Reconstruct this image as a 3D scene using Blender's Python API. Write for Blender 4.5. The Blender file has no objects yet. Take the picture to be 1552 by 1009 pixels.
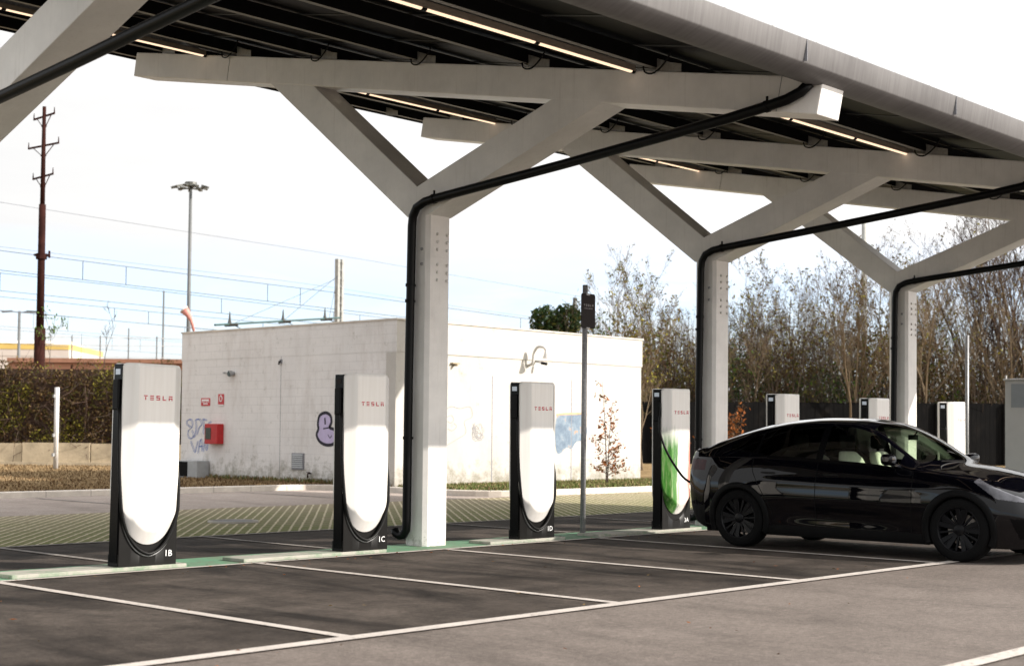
import bpy, math, random
import numpy as np
from mathutils import Vector, Matrix
PI = math.pi
S = bpy.context.scene
COL = S.collection
rad = math.radians

# ------------------------------------------------------------------ materials
def nt(name):
    m = bpy.data.materials.new(name); m.use_nodes = True
    t = m.node_tree; t.nodes.clear()
    o = t.nodes.new('ShaderNodeOutputMaterial'); b = t.nodes.new('ShaderNodeBsdfPrincipled')
    t.links.new(b.outputs[0], o.inputs[0])
    return m, t, b, o
def N(t, typ, **kw):
    n = t.nodes.new('ShaderNode' + typ)
    for k, v in kw.items():
        if k.startswith('i_'):
            key = k[2:]; key = int(key) if key.isdigit() else key.replace('_', ' ')
            n.inputs[key].default_value = v
        else: setattr(n, k, v)
    return n
def coords(t, scale=(1, 1, 1), rot=(0, 0, 0), world=False):
    if world:
        g = N(t, 'NewGeometry'); src = g.outputs['Position']
    else:
        g = N(t, 'TexCoord'); src = g.outputs['Object']
    mp = N(t, 'Mapping'); mp.inputs['Scale'].default_value = scale; mp.inputs['Rotation'].default_value = rot
    t.links.new(src, mp.inputs[0]); return mp.outputs[0]
def noise(t, co, s, d=4, r=.6, dist=0):
    n = N(t, 'TexNoise'); n.inputs['Scale'].default_value = s; n.inputs['Detail'].default_value = d
    n.inputs['Roughness'].default_value = r; n.inputs['Distortion'].default_value = dist
    t.links.new(co, n.inputs['Vector']); return n.outputs['Fac']
def ramp(t, fac, stops):
    r = N(t, 'ValToRGB'); el = r.color_ramp.elements
    while len(el) < len(stops): el.new(.5)
    for e, (p, c) in zip(el, stops):
        e.position = p; e.color = (*c, 1) if len(c) == 3 else c
    t.links.new(fac, r.inputs[0]); return r.outputs[0]
def mix(t, fac, a, b, mode='MIX'):
    n = N(t, 'Mix'); n.data_type = 'RGBA'; n.blend_type = mode
    for inp, v in ((n.inputs[0], fac), (n.inputs[6], a), (n.inputs[7], b)):
        if hasattr(v, 'is_linked') or isinstance(v, bpy.types.NodeSocket): t.links.new(v, inp)
        elif isinstance(v, (int, float)): inp.default_value = v
        else: inp.default_value = (*v, 1)
    return n.outputs[2]
def mth(t, op, a, b=0.0, c=0.0):
    n = N(t, 'Math', operation=op)
    for i, v in enumerate((a, b, c)):
        if isinstance(v, bpy.types.NodeSocket): t.links.new(v, n.inputs[i])
        else: n.inputs[i].default_value = v
    return n.outputs[0]
def bump(t, b, fac, dist=.01, strength=.5):
    n = N(t, 'Bump'); n.inputs['Distance'].default_value = dist; n.inputs['Strength'].default_value = strength
    t.links.new(fac, n.inputs['Height']); t.links.new(n.outputs[0], b.inputs['Normal'])
def P(name, c, rough=.5, metal=0, var=.12, vs=3., coat=0, bmp=0, bs=40, world=False, spec=.5, vscale=(1, 1, 1)):
    m, t, b, o = nt(name)
    b.inputs['Roughness'].default_value = rough; b.inputs['Metallic'].default_value = metal
    b.inputs['Coat Weight'].default_value = coat; b.inputs['Coat Roughness'].default_value = .03
    b.inputs['Specular IOR Level'].default_value = spec
    co = coords(t, vscale, world=world)
    if var:
        f = noise(t, co, vs, 6, .65)
        dk = tuple(x * (1 - var) for x in c); lt = tuple(min(1, x * (1 + var * .6)) for x in c)
        t.links.new(ramp(t, f, [(.3, dk), (.7, lt)]), b.inputs['Base Color'])
    else: b.inputs['Base Color'].default_value = (*c, 1)
    if bmp: bump(t, b, noise(t, co, bs, 3), bmp, .6)
    return m
M = {}
M['steel_white'] = P('white_painted_steel', (.80, .772, .738), .42, 0, .13, 1.6, bmp=.0008, bs=30)
def steel_dirt():
    t = M['steel_white'].node_tree; b = [n for n in t.nodes if n.type == 'BSDF_PRINCIPLED'][0]; src = b.inputs['Base Color'].links[0].from_socket
    g = N(t, 'NewGeometry'); sp = N(t, 'SeparateXYZ'); t.links.new(g.outputs['Position'], sp.inputs[0])
    st = noise(t, coords(t, (16, 16, .7), world=True), 1.5, 5, .7); a = ramp(t, st, [(.56, (0,) * 3), (.78, (.30,) * 3)])
    foot = mth(t, 'ADD', noise(t, coords(t, world=True), 9, 6, .8), mth(t, 'MULTIPLY', mth(t, 'MAXIMUM', mth(t, 'SUBTRACT', .30, sp.outputs[2]), 0), .9)); f = ramp(t, foot, [(.66, (0,) * 3), (.86, (.7,) * 3)])
    t.links.new(mix(t, f, mix(t, a, src, (.40, .36, .31)), (.22, .20, .15)), b.inputs['Base Color'])
steel_dirt()
M['shell'] = None
M['pipe'] = P('black_plastic_pipe', (.003, .003, .0033), .38, 0, .3, 6, spec=.16)
M['rubber'] = P('black_rubber', (.003, .003, .003), .45, 0, .3, 20, bmp=.001, bs=80, spec=.2)
M['black_gloss'] = P('black_gloss_plastic', (.002, .002, .0025), .22, 0, .3, 3, spec=.12)
M['black_matt'] = P('black_matt_plastic', (.004, .004, .0045), .5, 0, .3, 8, bmp=.0005, bs=200, spec=.15)
M['base_black'] = P('charger_black_plastic', (.0060, .0056, .0052), .42, 0, .3, 5, bmp=.0004, bs=150, spec=.16)
M['purlin'] = P('galvanised_rail', (.30, .285, .265), .6, .1, .2, 9)
M['web'] = P('web_shade_and_seam_black', (.006, .006, .006), .7, 0, .2, 9, spec=.1)  # shade on galvanised purlin sides painted near-black; also real seams and fan grille
M['lamp_body'] = P('tan_lamp_housing', (.26, .21, .16), .5, 0, .15, 9)
M['galv'] = P('galvanised_steel', (.34, .34, .345), .5, .35, .35, 30, bmp=.0006, bs=60)
M['alu'] = P('dark_aluminium_frame', (.05, .05, .048), .6, .1, .2, 9)
M['bracket'] = P('pale_bracket_plate', (.30, .29, .27), .55, .1, .3, 20)
M['screen'] = None
M['red_text'] = P('red_lettering', (.50, .008, .03), .4, 0, 0)
M['white_text'] = P('white_lettering', (.8, .8, .8), .5, 0, 0)
M['grey_text'] = P('grey_lettering', (.35, .33, .33), .5, 0, 0)
M['sign_dark'] = P('dark_sign_face', (.022, .017, .016), .6, 0, .15, 9, spec=.15)
M['rust'] = P('rusted_pole_steel', (.030, .0095, .007), .85, 0, .45, 4, bmp=.002, bs=30, spec=.1)
M['mast_grey'] = P('grey_mast_paint', (.12, .125, .125), .6, .1, .15, 3)
M['mast_concrete'] = P('mast_concrete', (.36, .36, .34), .9, 0, .25, 5, bmp=.003, bs=20)
M['wire'] = P('wire', (.07, .08, .10), .6, .2, 0)
M['teal'] = P('green_painted_bar', (.05, .10, .10), .5, .2, .1)
M['insulator'] = P('brown_glaze', (.05, .05, .045), .3, 0, .1)
M['yellow'] = P('yellow_paint', (.66, .47, .14), .6, 0, .25, .3)
M['red_box'] = P('red_cabinet_paint', (.45, .012, .015), .45, 0, .2, 8)
M['red_sign'] = P('red_sign_face', (.50, .03, .04), .4, 0, .1)
M['darkwin'] = P('dark_pane', (.02, .03, .022), .2, 0, .3, 20)
M['ac_grey'] = P('grey_metal_casing', (.36, .37, .38), .5, .1, .15, 5)
M['grille'] = P('grey_louvre', (.22, .22, .24), .6, .1, .1)
M['windsock'] = P('faded_red_cloth', (.62, .26, .22), .8, 0, .25, 5)
M['cab_white'] = P('pale_grey_cabinet', (.42, .41, .40), .6, 0, .08, 2, bmp=.001)
M['cab_grille'] = P('cabinet_grille', (.22, .235, .25), .6, 0, .1)
M['ware'] = P('pale_warehouse_wall', (.62, .55, .50), .8, 0, .12, .2)
M['ware_roof'] = P('pale_curved_roof', (.85, .80, .72), .6, 0, .1, .2)
M['brick_far'] = P('faded_brick', (.34, .17, .11), .9, 0, .25, 1)
M['lamp_head'] = P('floodlight_metal', (.07, .07, .06), .5, .2, .1)
M['post_white'] = P('white_post_paint', (.62, .60, .58), .6, 0, .15, 5)
M['blue_spray'] = P('blue_spray_paint', (.10, .18, .48), .8, 0, .4, 6)
M['black_spray'] = P('black_spray_paint', (.02, .018, .03), .8, 0, .3, 6)
M['lilac_spray'] = P('lilac_spray_paint', (.52, .45, .66), .8, 0, .1, 6)
M['grey_spray'] = P('faint_grey_spray', (.30, .29, .30), .8, 0, .1, 6)
M['brown_spray'] = P('brown_spray', (.12, .03, .03), .8, 0, .1, 6)

def shell_mat(name, decal=False):
    m, t, b, o = nt(name)
    b.inputs['Roughness'].default_value = .34; b.inputs['Coat Weight'].default_value = .15
    co = coords(t, (9, 9, .5)); st = noise(t, co, 2.2, 5, .6)
    base = ramp(t, st, [(.35, (.75, .72, .68)), (.65, (.80, .775, .74))])
    if decal:
        tc = N(t, 'TexCoord'); sp = N(t, 'SeparateXYZ'); t.links.new(tc.outputs['Object'], sp.inputs[0])
        x, z = sp.outputs[0], sp.outputs[2]
        cs = coords(t, (22, 22, 1.6)); n1 = noise(t, cs, 1.6, 6, .7)
        nz = mth(t, 'MULTIPLY', mth(t, 'SUBTRACT', n1, .5), .5)
        xg = mth(t, 'ADD', x, mth(t, 'MULTIPLY', nz, .5))
        g = mth(t, 'SUBTRACT', 1, mth(t, 'MINIMUM', 1, mth(t, 'MAXIMUM', 0, mth(t, 'MULTIPLY', mth(t, 'ADD', xg, .09), 18))))
        r = mth(t, 'MINIMUM', 1, mth(t, 'MAXIMUM', 0, mth(t, 'MULTIPLY', mth(t, 'SUBTRACT', xg, .125), 16)))
        zm = mth(t, 'MINIMUM', 1, mth(t, 'MAXIMUM', 0, mth(t, 'MULTIPLY', mth(t, 'SUBTRACT', 1.42, mth(t, 'ADD', z, nz)), 3.2)))
        gm = mth(t, 'MULTIPLY', mth(t, 'MAXIMUM', 0, g), zm); rm = mth(t, 'MULTIPLY', r, zm)
        streak = mth(t, 'MINIMUM', 1, mth(t, 'MAXIMUM', 0, mth(t, 'MULTIPLY', mth(t, 'SUBTRACT', n1, .22), 6)))
        gcol = ramp(t, n1, [(.35, (.015, .11, .012)), (.52, (.07, .24, .035)), (.66, (.34, .40, .22))])
        base = mix(t, mth(t, 'MULTIPLY', gm, streak), base, gcol)
        base = mix(t, mth(t, 'MULTIPLY', rm, .85), base, (.60, .13, .08))
    t.links.new(base, b.inputs['Base Color'])
    return m
M['shell'] = shell_mat('white_charger_shell'); M['shell_decal'] = shell_mat('flag_painted_shell', True)

def glow(name, c, s):
    m, t, b, o = nt(name)
    b.inputs['Base Color'].default_value = (*c, 1); b.inputs['Emission Color'].default_value = (*c, 1); b.inputs['Emission Strength'].default_value = s
    return m
M['tube'] = glow('warm_light_tube', (1, .72, .50), .58)
M['display'] = glow('charger_display', (.5, .55, .62), .12)

def asphalt(name, c1, c2, rough=.85, stain=.35, ss=1.):
    m, t, b, o = nt(name)
    co = coords(t, world=True)
    big = noise(t, co, .22 * ss, 5, .6, .6); mid = noise(t, co, 1.7, 5, .7)
    fine = noise(t, co, 17, 4, .8); sp = noise(t, co, 62, 3, .9)
    c = ramp(t, big, [(.32, c1), (.68, c2)])
    cm = ramp(t, mid, [(.30, (1 - stain,) * 3), (.62, (1.06,) * 3)])
    c = mix(t, 1., c, cm, 'MULTIPLY')
    cf = ramp(t, fine, [(.28, (.70,) * 3), (.50, (.98,) * 3), (.74, (1.35,) * 3)])
    c = mix(t, 1., c, cf, 'MULTIPLY')
    cs = ramp(t, sp, [(.30, (.72,) * 3), (.50, (1.,) * 3), (.68, (1.3,) * 3), (.78, (1.9,) * 3)])
    c = mix(t, 1., c, cs, 'MULTIPLY')
    # dark tyre / oil streaks running along the bays
    cst = coords(t, (.9, .22, 1), (0, 0, .35), world=True); stn = noise(t, cst, 1.1, 6, .65, 1.2)
    c = mix(t, 1., c, ramp(t, stn, [(.34, (1 - stain * 1.3,) * 3), (.50, (1,) * 3)]), 'MULTIPLY')
    t.links.new(c, b.inputs['Base Color']); b.inputs['Roughness'].default_value = rough
    b.inputs['Specular IOR Level'].default_value = .12
    h = mth(t, 'ADD', mth(t, 'MULTIPLY', fine, .6), mth(t, 'MULTIPLY', sp, .5))
    bump(t, b, h, .012, .7)
    return m
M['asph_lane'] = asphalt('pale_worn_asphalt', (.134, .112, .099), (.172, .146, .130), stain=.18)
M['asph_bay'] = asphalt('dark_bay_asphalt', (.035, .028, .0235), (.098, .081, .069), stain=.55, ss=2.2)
M['asph_far'] = asphalt('sunlit_tone_far_asphalt', (.30, .25, .22), (.40, .34, .305), stain=.14)  # albedo raised to stand in for sunlight that the canopy blocks here

def worn(name, c, under, lo=.36, hi=.52, sc=14):
    m, t, b, o = nt(name); co = coords(t, world=True)
    f = noise(t, co, sc, 6, .75); g = noise(t, co, 1.1, 3, .6)
    f2 = mth(t, 'ADD', f, mth(t, 'MULTIPLY', mth(t, 'SUBTRACT', g, .5), .35))
    k = ramp(t, f2, [(lo, (0, 0, 0)), (hi, (1, 1, 1))])
    dirt = ramp(t, noise(t, co, 3, 5), [(.3, tuple(x * .8 for x in c)), (.7, c)])
    t.links.new(mix(t, k, under, dirt), b.inputs['Base Color']); b.inputs['Roughness'].default_value = .8
    bump(t, b, noise(t, co, 90, 3), .006, .5)
    return m
M['line'] = worn('worn_white_road_paint', (.50, .45, .41), (.13, .108, .095), .30, .45, 24)
M['line_faint'] = worn('faint_white_road_paint', (.34, .31, .28), (.10, .085, .075), .36, .62, 18)
M['green_line'] = worn('worn_green_road_paint', (.10, .27, .15), (.13, .15, .10), .32, .58, 7)
M['concrete'] = P('pad_concrete', (.42, .39, .35), .9, 0, .25, 5, bmp=.004, bs=60, world=True)
M['concrete_green'] = worn('pad_edge_green', (.17, .25, .16), (.34, .32, .28), .46, .70, 5)
M['kerb'] = P('kerb_concrete', (.66, .60, .53), .9, 0, .22, 2.5, bmp=.004, bs=40, world=True)  # base colour lifted to suggest sunlight along the canopy-shaded kerb

def joints(m, axis, period, width, dark=.5):
    t = m.node_tree; b = [n for n in t.nodes if n.type == 'BSDF_PRINCIPLED'][0]
    src = b.inputs['Base Color'].links[0].from_socket
    g = N(t, 'NewGeometry'); sp = N(t, 'SeparateXYZ'); t.links.new(g.outputs['Position'], sp.inputs[0])
    k = mth(t, 'LESS_THAN', mth(t, 'FRACT', mth(t, 'DIVIDE', sp.outputs[axis], period)), width / period)
    t.links.new(mix(t, mth(t, 'MULTIPLY', k, dark), src, (.12, .10, .09)), b.inputs['Base Color'])
joints(M['kerb'], 0, 1.0, .02)

# grass pavers: diagonal concrete ribs with grass and earth between
def paver():
    m, t, b, o = nt('grass_paver_field'); g = N(t, 'NewGeometry'); sp = N(t, 'SeparateXYZ'); t.links.new(g.outputs['Position'], sp.inputs[0])
    X, Y = sp.outputs[0], sp.outputs[1]; co = coords(t, world=True)
    a = rad(49); w = mth(t, 'MULTIPLY', mth(t, 'SUBTRACT', noise(t, co, 5, 3), .5), .05)
    s = mth(t, 'ADD', mth(t, 'ADD', mth(t, 'MULTIPLY', X, -math.sin(a)), mth(t, 'MULTIPLY', Y, math.cos(a))), w)
    s2 = mth(t, 'ADD', mth(t, 'ADD', mth(t, 'MULTIPLY', X, math.cos(a)), mth(t, 'MULTIPLY', Y, math.sin(a))), w)
    per = .135
    f = mth(t, 'ABSOLUTE', mth(t, 'SUBTRACT', mth(t, 'FRACT', mth(t, 'DIVIDE', s, per)), .5))
    f2 = mth(t, 'ABSOLUTE', mth(t, 'SUBTRACT', mth(t, 'FRACT', mth(t, 'DIVIDE', s2, .5)), .5))
    rib = ramp(t, f, [(.09, (1, 1, 1)), (.15, (0, 0, 0))])
    rib2 = ramp(t, f2, [(.03, (.35, .35, .35)), (.06, (0, 0, 0))])
    rr = mth(t, 'MAXIMUM', rib, rib2)
    wear = ramp(t, noise(t, co, 2.2, 5, .7), [(.28, (.45,) * 3), (.5, (1,) * 3)])
    rr = mth(t, 'MULTIPLY', rr, wear)
    gn = noise(t, co, 14, 5, .8)
    gy = mth(t, 'ADD', mth(t, 'MULTIPLY', mth(t, 'SUBTRACT', Y, 17.0), -.16), mth(t, 'ADD', .66, mth(t, 'MULTIPLY', mth(t, 'SUBTRACT', noise(t, co, .5, 4), .5), 1.6)))
    gy = mth(t, 'MINIMUM', 1, mth(t, 'MAXIMUM', 0, gy))
    green = ramp(t, gn, [(.3, (.070, .092, .010)), (.55, (.145, .168, .022)), (.75, (.24, .24, .06))])
    tan = ramp(t, gn, [(.3, (.17, .135, .07)), (.7, (.30, .25, .155))])
    soil = mix(t, gy, tan, green)
    rc = ramp(t, noise(t, co, 30, 3), [(.3, (.48, .42, .28)), (.7, (.62, .55, .38))])
    t.links.new(mix(t, rr, soil, rc), b.inputs['Base Color']); b.inputs['Roughness'].default_value = .95
    bump(t, b, mth(t, 'ADD', rr, gn), .02, .5)
    return m
M['paver'] = paver()
def grassmat(name, cols, scale=3):
    m, t, b, o = nt(name); co = coords(t, world=True)
    a = noise(t, co, scale, 6, .7); c = noise(t, co, .45, 4, .6)
    f = mth(t, 'ADD', mth(t, 'MULTIPLY', a, .6), mth(t, 'MULTIPLY', c, .4))
    t.links.new(ramp(t, f, [(.34, cols[0]), (.5, cols[1]), (.66, cols[2])]), b.inputs['Base Color'])
    b.inputs['Roughness'].default_value = .95; b.inputs['Specular IOR Level'].default_value = .1
    bump(t, b, noise(t, co, 25, 5, .8), .06, .8)
    return m
M['dry_grass'] = grassmat('dry_verge_grass', [(.11, .08, .04), (.25, .17, .085), (.36, .27, .15)])
M['green_grass'] = grassmat('green_verge_grass', [(.06, .07, .018), (.12, .125, .03), (.22, .17, .07)])
M['field'] = grassmat('rough_field', [(.10, .08, .04), (.16, .13, .07), (.24, .19, .11)], .5)
M['blade_dry'] = P('dry_blade', (.27, .185, .095), .9, 0, .4, 2, world=True)
M['blade_green'] = P('green_blade', (.13, .16, .035), .8, 0, .4, 2, world=True)

def wallmat(name, block, c):
    m, t, b, o = nt(name)
    g = N(t, 'NewGeometry'); sp = N(t, 'SeparateXYZ'); t.links.new(g.outputs['Position'], sp.inputs[0])
    co = coords(t, world=True)
    cc = ramp(t, noise(t, co, .9, 6, .7), [(.3, tuple(x * .88 for x in c)), (.65, c)])
    if block:
        cb = N(t, 'CombineXYZ'); t.links.new(sp.outputs[1], cb.inputs[0]); t.links.new(sp.outputs[2], cb.inputs[1])
        br = N(t, 'TexBrick'); t.links.new(cb.outputs[0], br.inputs[0])
        br.inputs['Scale'].default_value = 1; br.inputs['Brick Width'].default_value = .5; br.inputs['Row Height'].default_value = .2
        br.inputs['Mortar Size'].default_value = .010; br.inputs['Mortar Smooth'].default_value = .5
        k = mth(t, 'MULTIPLY', br.outputs['Fac'], ramp(t, noise(t, co, .8, 5, .7), [(.35, (.04,) * 3), (.62, (.5,) * 3)]))
        cc = mix(t, k, cc, tuple(x * .62 for x in c))
    # algae and splash stains above the ground, rust weeps
    zf = mth(t, 'MULTIPLY', mth(t, 'SUBTRACT', .85, sp.outputs[2]), 1.1)
    sn = mth(t, 'ADD', noise(t, co, 3.5, 7, .8), mth(t, 'MULTIPLY', mth(t, 'MAXIMUM', zf, 0), .30))
    cc = mix(t, ramp(t, sn, [(.58, (0,) * 3), (.80, (.85,) * 3)]), cc, (.20, .185, .13))
    sn2 = noise(t, coords(t, (1.2, 1.2, .35), world=True), 1.6, 6, .75)
    cc = mix(t, ramp(t, sn2, [(.50, (0,) * 3), (.75, (.5,) * 3)]), cc, (.46, .40, .36))
    t.links.new(cc, b.inputs['Base Color']); b.inputs['Roughness'].default_value = .85
    bump(t, b, noise(t, co, 20, 4), .005, .5)
    return m
M['wall_block'] = wallmat('white_painted_blocks', True, (.77, .745, .735))
M['wall_plain'] = wallmat('white_painted_render', False, (.54, .515, .48))
M['terrace'] = P('terrace_concrete', (.44, .36, .25), .95, 0, .35, 1.5, bmp=.01, bs=12, world=True)
M['fence_black'] = None
def fencemat():
    m, t, b, o = nt('black_stained_boards'); co = coords(t, (1, 1, .25), world=True)
    n = noise(t, co, 5, 6, .7); n2 = noise(t, coords(t, world=True), 1.0, 5, .7)
    c = ramp(t, n, [(.3, (.002, .002, .0025)), (.6, (.0048, .0045, .0045)), (.8, (.013, .012, .011))])
    c = mix(t, ramp(t, n2, [(.55, (0,) * 3), (.75, (.25,) * 3)]), c, (.030, .024, .020))
    t.links.new(c, b.inputs['Base Color']); b.inputs['Roughness'].default_value = .9; b.inputs['Specular IOR Level'].default_value = .1
    return m
M['fence_black'] = fencemat()
def gutmat():
    m, t, b, o = nt('weathered_gutter_metal')
    co = coords(t, (9, .1, .5), world=True); n = noise(t, co, 3.6, 6, .7)
    big = noise(t, coords(t, world=True), .8, 4, .6)
    c = ramp(t, mth(t, 'ADD', mth(t, 'MULTIPLY', n, .5), mth(t, 'MULTIPLY', big, .5)), [(.34, (.100, .095, .095)), (.5, (.145, .139, .138)), (.66, (.185, .178, .176))])
    t.links.new(c, b.inputs['Base Color']); b.inputs['Roughness'].default_value = .55; b.inputs['Metallic'].default_value = .25
    return m
M['gutter'] = gutmat()
def panelmat():
    m, t, b, o = nt('solar_panel_back'); co = coords(t)
    sp = N(t, 'SeparateXYZ'); t.links.new(co, sp.inputs[0])
    fx = mth(t, 'ABSOLUTE', mth(t, 'SUBTRACT', mth(t, 'FRACT', mth(t, 'DIVIDE', sp.outputs[0], .165)), .5))
    fy = mth(t, 'ABSOLUTE', mth(t, 'SUBTRACT', mth(t, 'FRACT', mth(t, 'DIVIDE', sp.outputs[1], .083)), .5))
    g = mth(t, 'MAXIMUM', ramp(t, fx, [(.46, (0,) * 3), (.48, (1,) * 3)]), ramp(t, fy, [(.45, (0,) * 3), (.48, (1,) * 3)]))
    t.links.new(mix(t, g, (.0012, .0012, .002), (.006, .006, .0065)), b.inputs['Base Color']); b.inputs['Roughness'].default_value = .5; b.inputs['Specular IOR Level'].default_value = .08
    return m
M['panel'] = panelmat()
def leaf(name, c, var=.35, tr=.25):
    m, t, b, o = nt(name); g = N(t, 'NewGeometry')
    r = ramp(t, g.outputs['Random Per Island'], [(0, tuple(x * (1 - var) for x in c)), (1, tuple(x * (1 + var) for x in c))])
    t.links.new(r, b.inputs['Base Color']); b.inputs['Roughness'].default_value = .7; b.inputs['Specular IOR Level'].default_value = .2
    tb = N(t, 'BsdfTranslucent'); t.links.new(r, tb.inputs[0]); mx = N(t, 'MixShader'); mx.inputs[0].default_value = tr
    t.links.new(b.outputs[0], mx.inputs[1]); t.links.new(tb.outputs[0], mx.inputs[2]); t.links.new(mx.outputs[0], o.inputs[0])
    return m
M['bark'] = P('grey_brown_bark', (.060, .040, .026), .9, 0, .4, 3, bmp=.01, bs=10)
M['bark_red'] = P('reddish_bark', (.062, .034, .022), .9, 0, .4, 3)
M['bark_pale'] = P('pale_bark', (.15, .105, .06), .9, 0, .3, 3)
M['leaf_yel'] = leaf('yellow_green_leaf', (.20, .175, .024)); M['leaf_olive'] = leaf('olive_leaf', (.075, .072, .014))
M['leaf_dark'] = leaf('dark_green_leaf', (.022, .042, .012)); M['leaf_brown'] = leaf('dead_brown_leaf', (.085, .044, .018))
M['leaf_orange'] = leaf('orange_beech_leaf', (.30, .095, .022)); M['leaf_green'] = leaf('fresh_green_leaf', (.09, .15, .025))
M['leaf_tan'] = leaf('tan_leaf', (.135, .090, .036))

# car
def paint():
    m, t, b, o = nt('black_car_paint'); b.inputs['Base Color'].default_value = (.0012, .0012, .0024, 1)
    b.inputs['Specular IOR Level'].default_value = 0; b.inputs['Roughness'].default_value = .5; b.inputs['Coat Weight'].default_value = .9; b.inputs['Coat IOR'].default_value = 1.45; b.inputs['Coat Roughness'].default_value = .015
    co = coords(t); 
    r = ramp(t, noise(t, co, 3, 5), [(.3, (.006,) * 3), (.7, (.022,) * 3)]); t.links.new(r, b.inputs['Coat Roughness'])
    return m
M['paint'] = paint()
def glass(name, tint, fres=1.5):
    m, t, b, o = nt(name); tr = N(t, 'BsdfTransparent'); tr.inputs[0].default_value = (*tint, 1)
    gl = N(t, 'BsdfGlossy'); gl.inputs['Roughness'].default_value = .01; f = N(t, 'Fresnel'); f.inputs[0].default_value = fres
    mx = N(t, 'MixShader'); t.links.new(f.outputs[0], mx.inputs[0]); t.links.new(tr.outputs[0], mx.inputs[1]); t.links.new(gl.outputs[0], mx.inputs[2])
    t.links.new(mx.outputs[0], o.inputs[0]); return m
M['glass'] = glass('tinted_car_glass', (.74, .80, .72)); M['glass_dark'] = glass('dark_rear_glass', (.05, .05, .055))
M['glass_wind'] = glass('windscreen_glass', (.62, .74, .58))
M['roof_glass'] = P('black_roof_glass', (.004, .004, .005), .03, 0, 0, coat=1)
M['cladding'] = P('dark_wheel_arch_plastic', (.0028, .0028, .003), .6, 0, .3, 9, spec=.12)
M['tyre'] = P('tyre_rubber', (.0032, .0032, .0034), .85, 0, .2, 9, bmp=.001, bs=60, spec=.15)
M['rim'] = P('black_alloy', (.003, .003, .004), .34, 0, .2, 5, spec=.18)
M['disc'] = P('brushed_brake_disc', (.62, .56, .50), .5, .0, .2, 20)
M['seat'] = P('cream_seat_leather', (.75, .73, .65), .6, 0, .1, 9)
M['interior'] = P('dark_cabin_trim', (.006, .006, .006), .9, 0, .3, 5, spec=.1)
M['lens'] = P('headlamp_lens', (.10, .10, .115), .18, .2, .45, 9, coat=.5)
M['tail_red'] = P('dark_red_lens', (.035, .003, .006), .2, 0, .2, 9, spec=.2)
M['chrome'] = P('polished_metal', (.6, .6, .62), .1, 1, 0)

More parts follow.
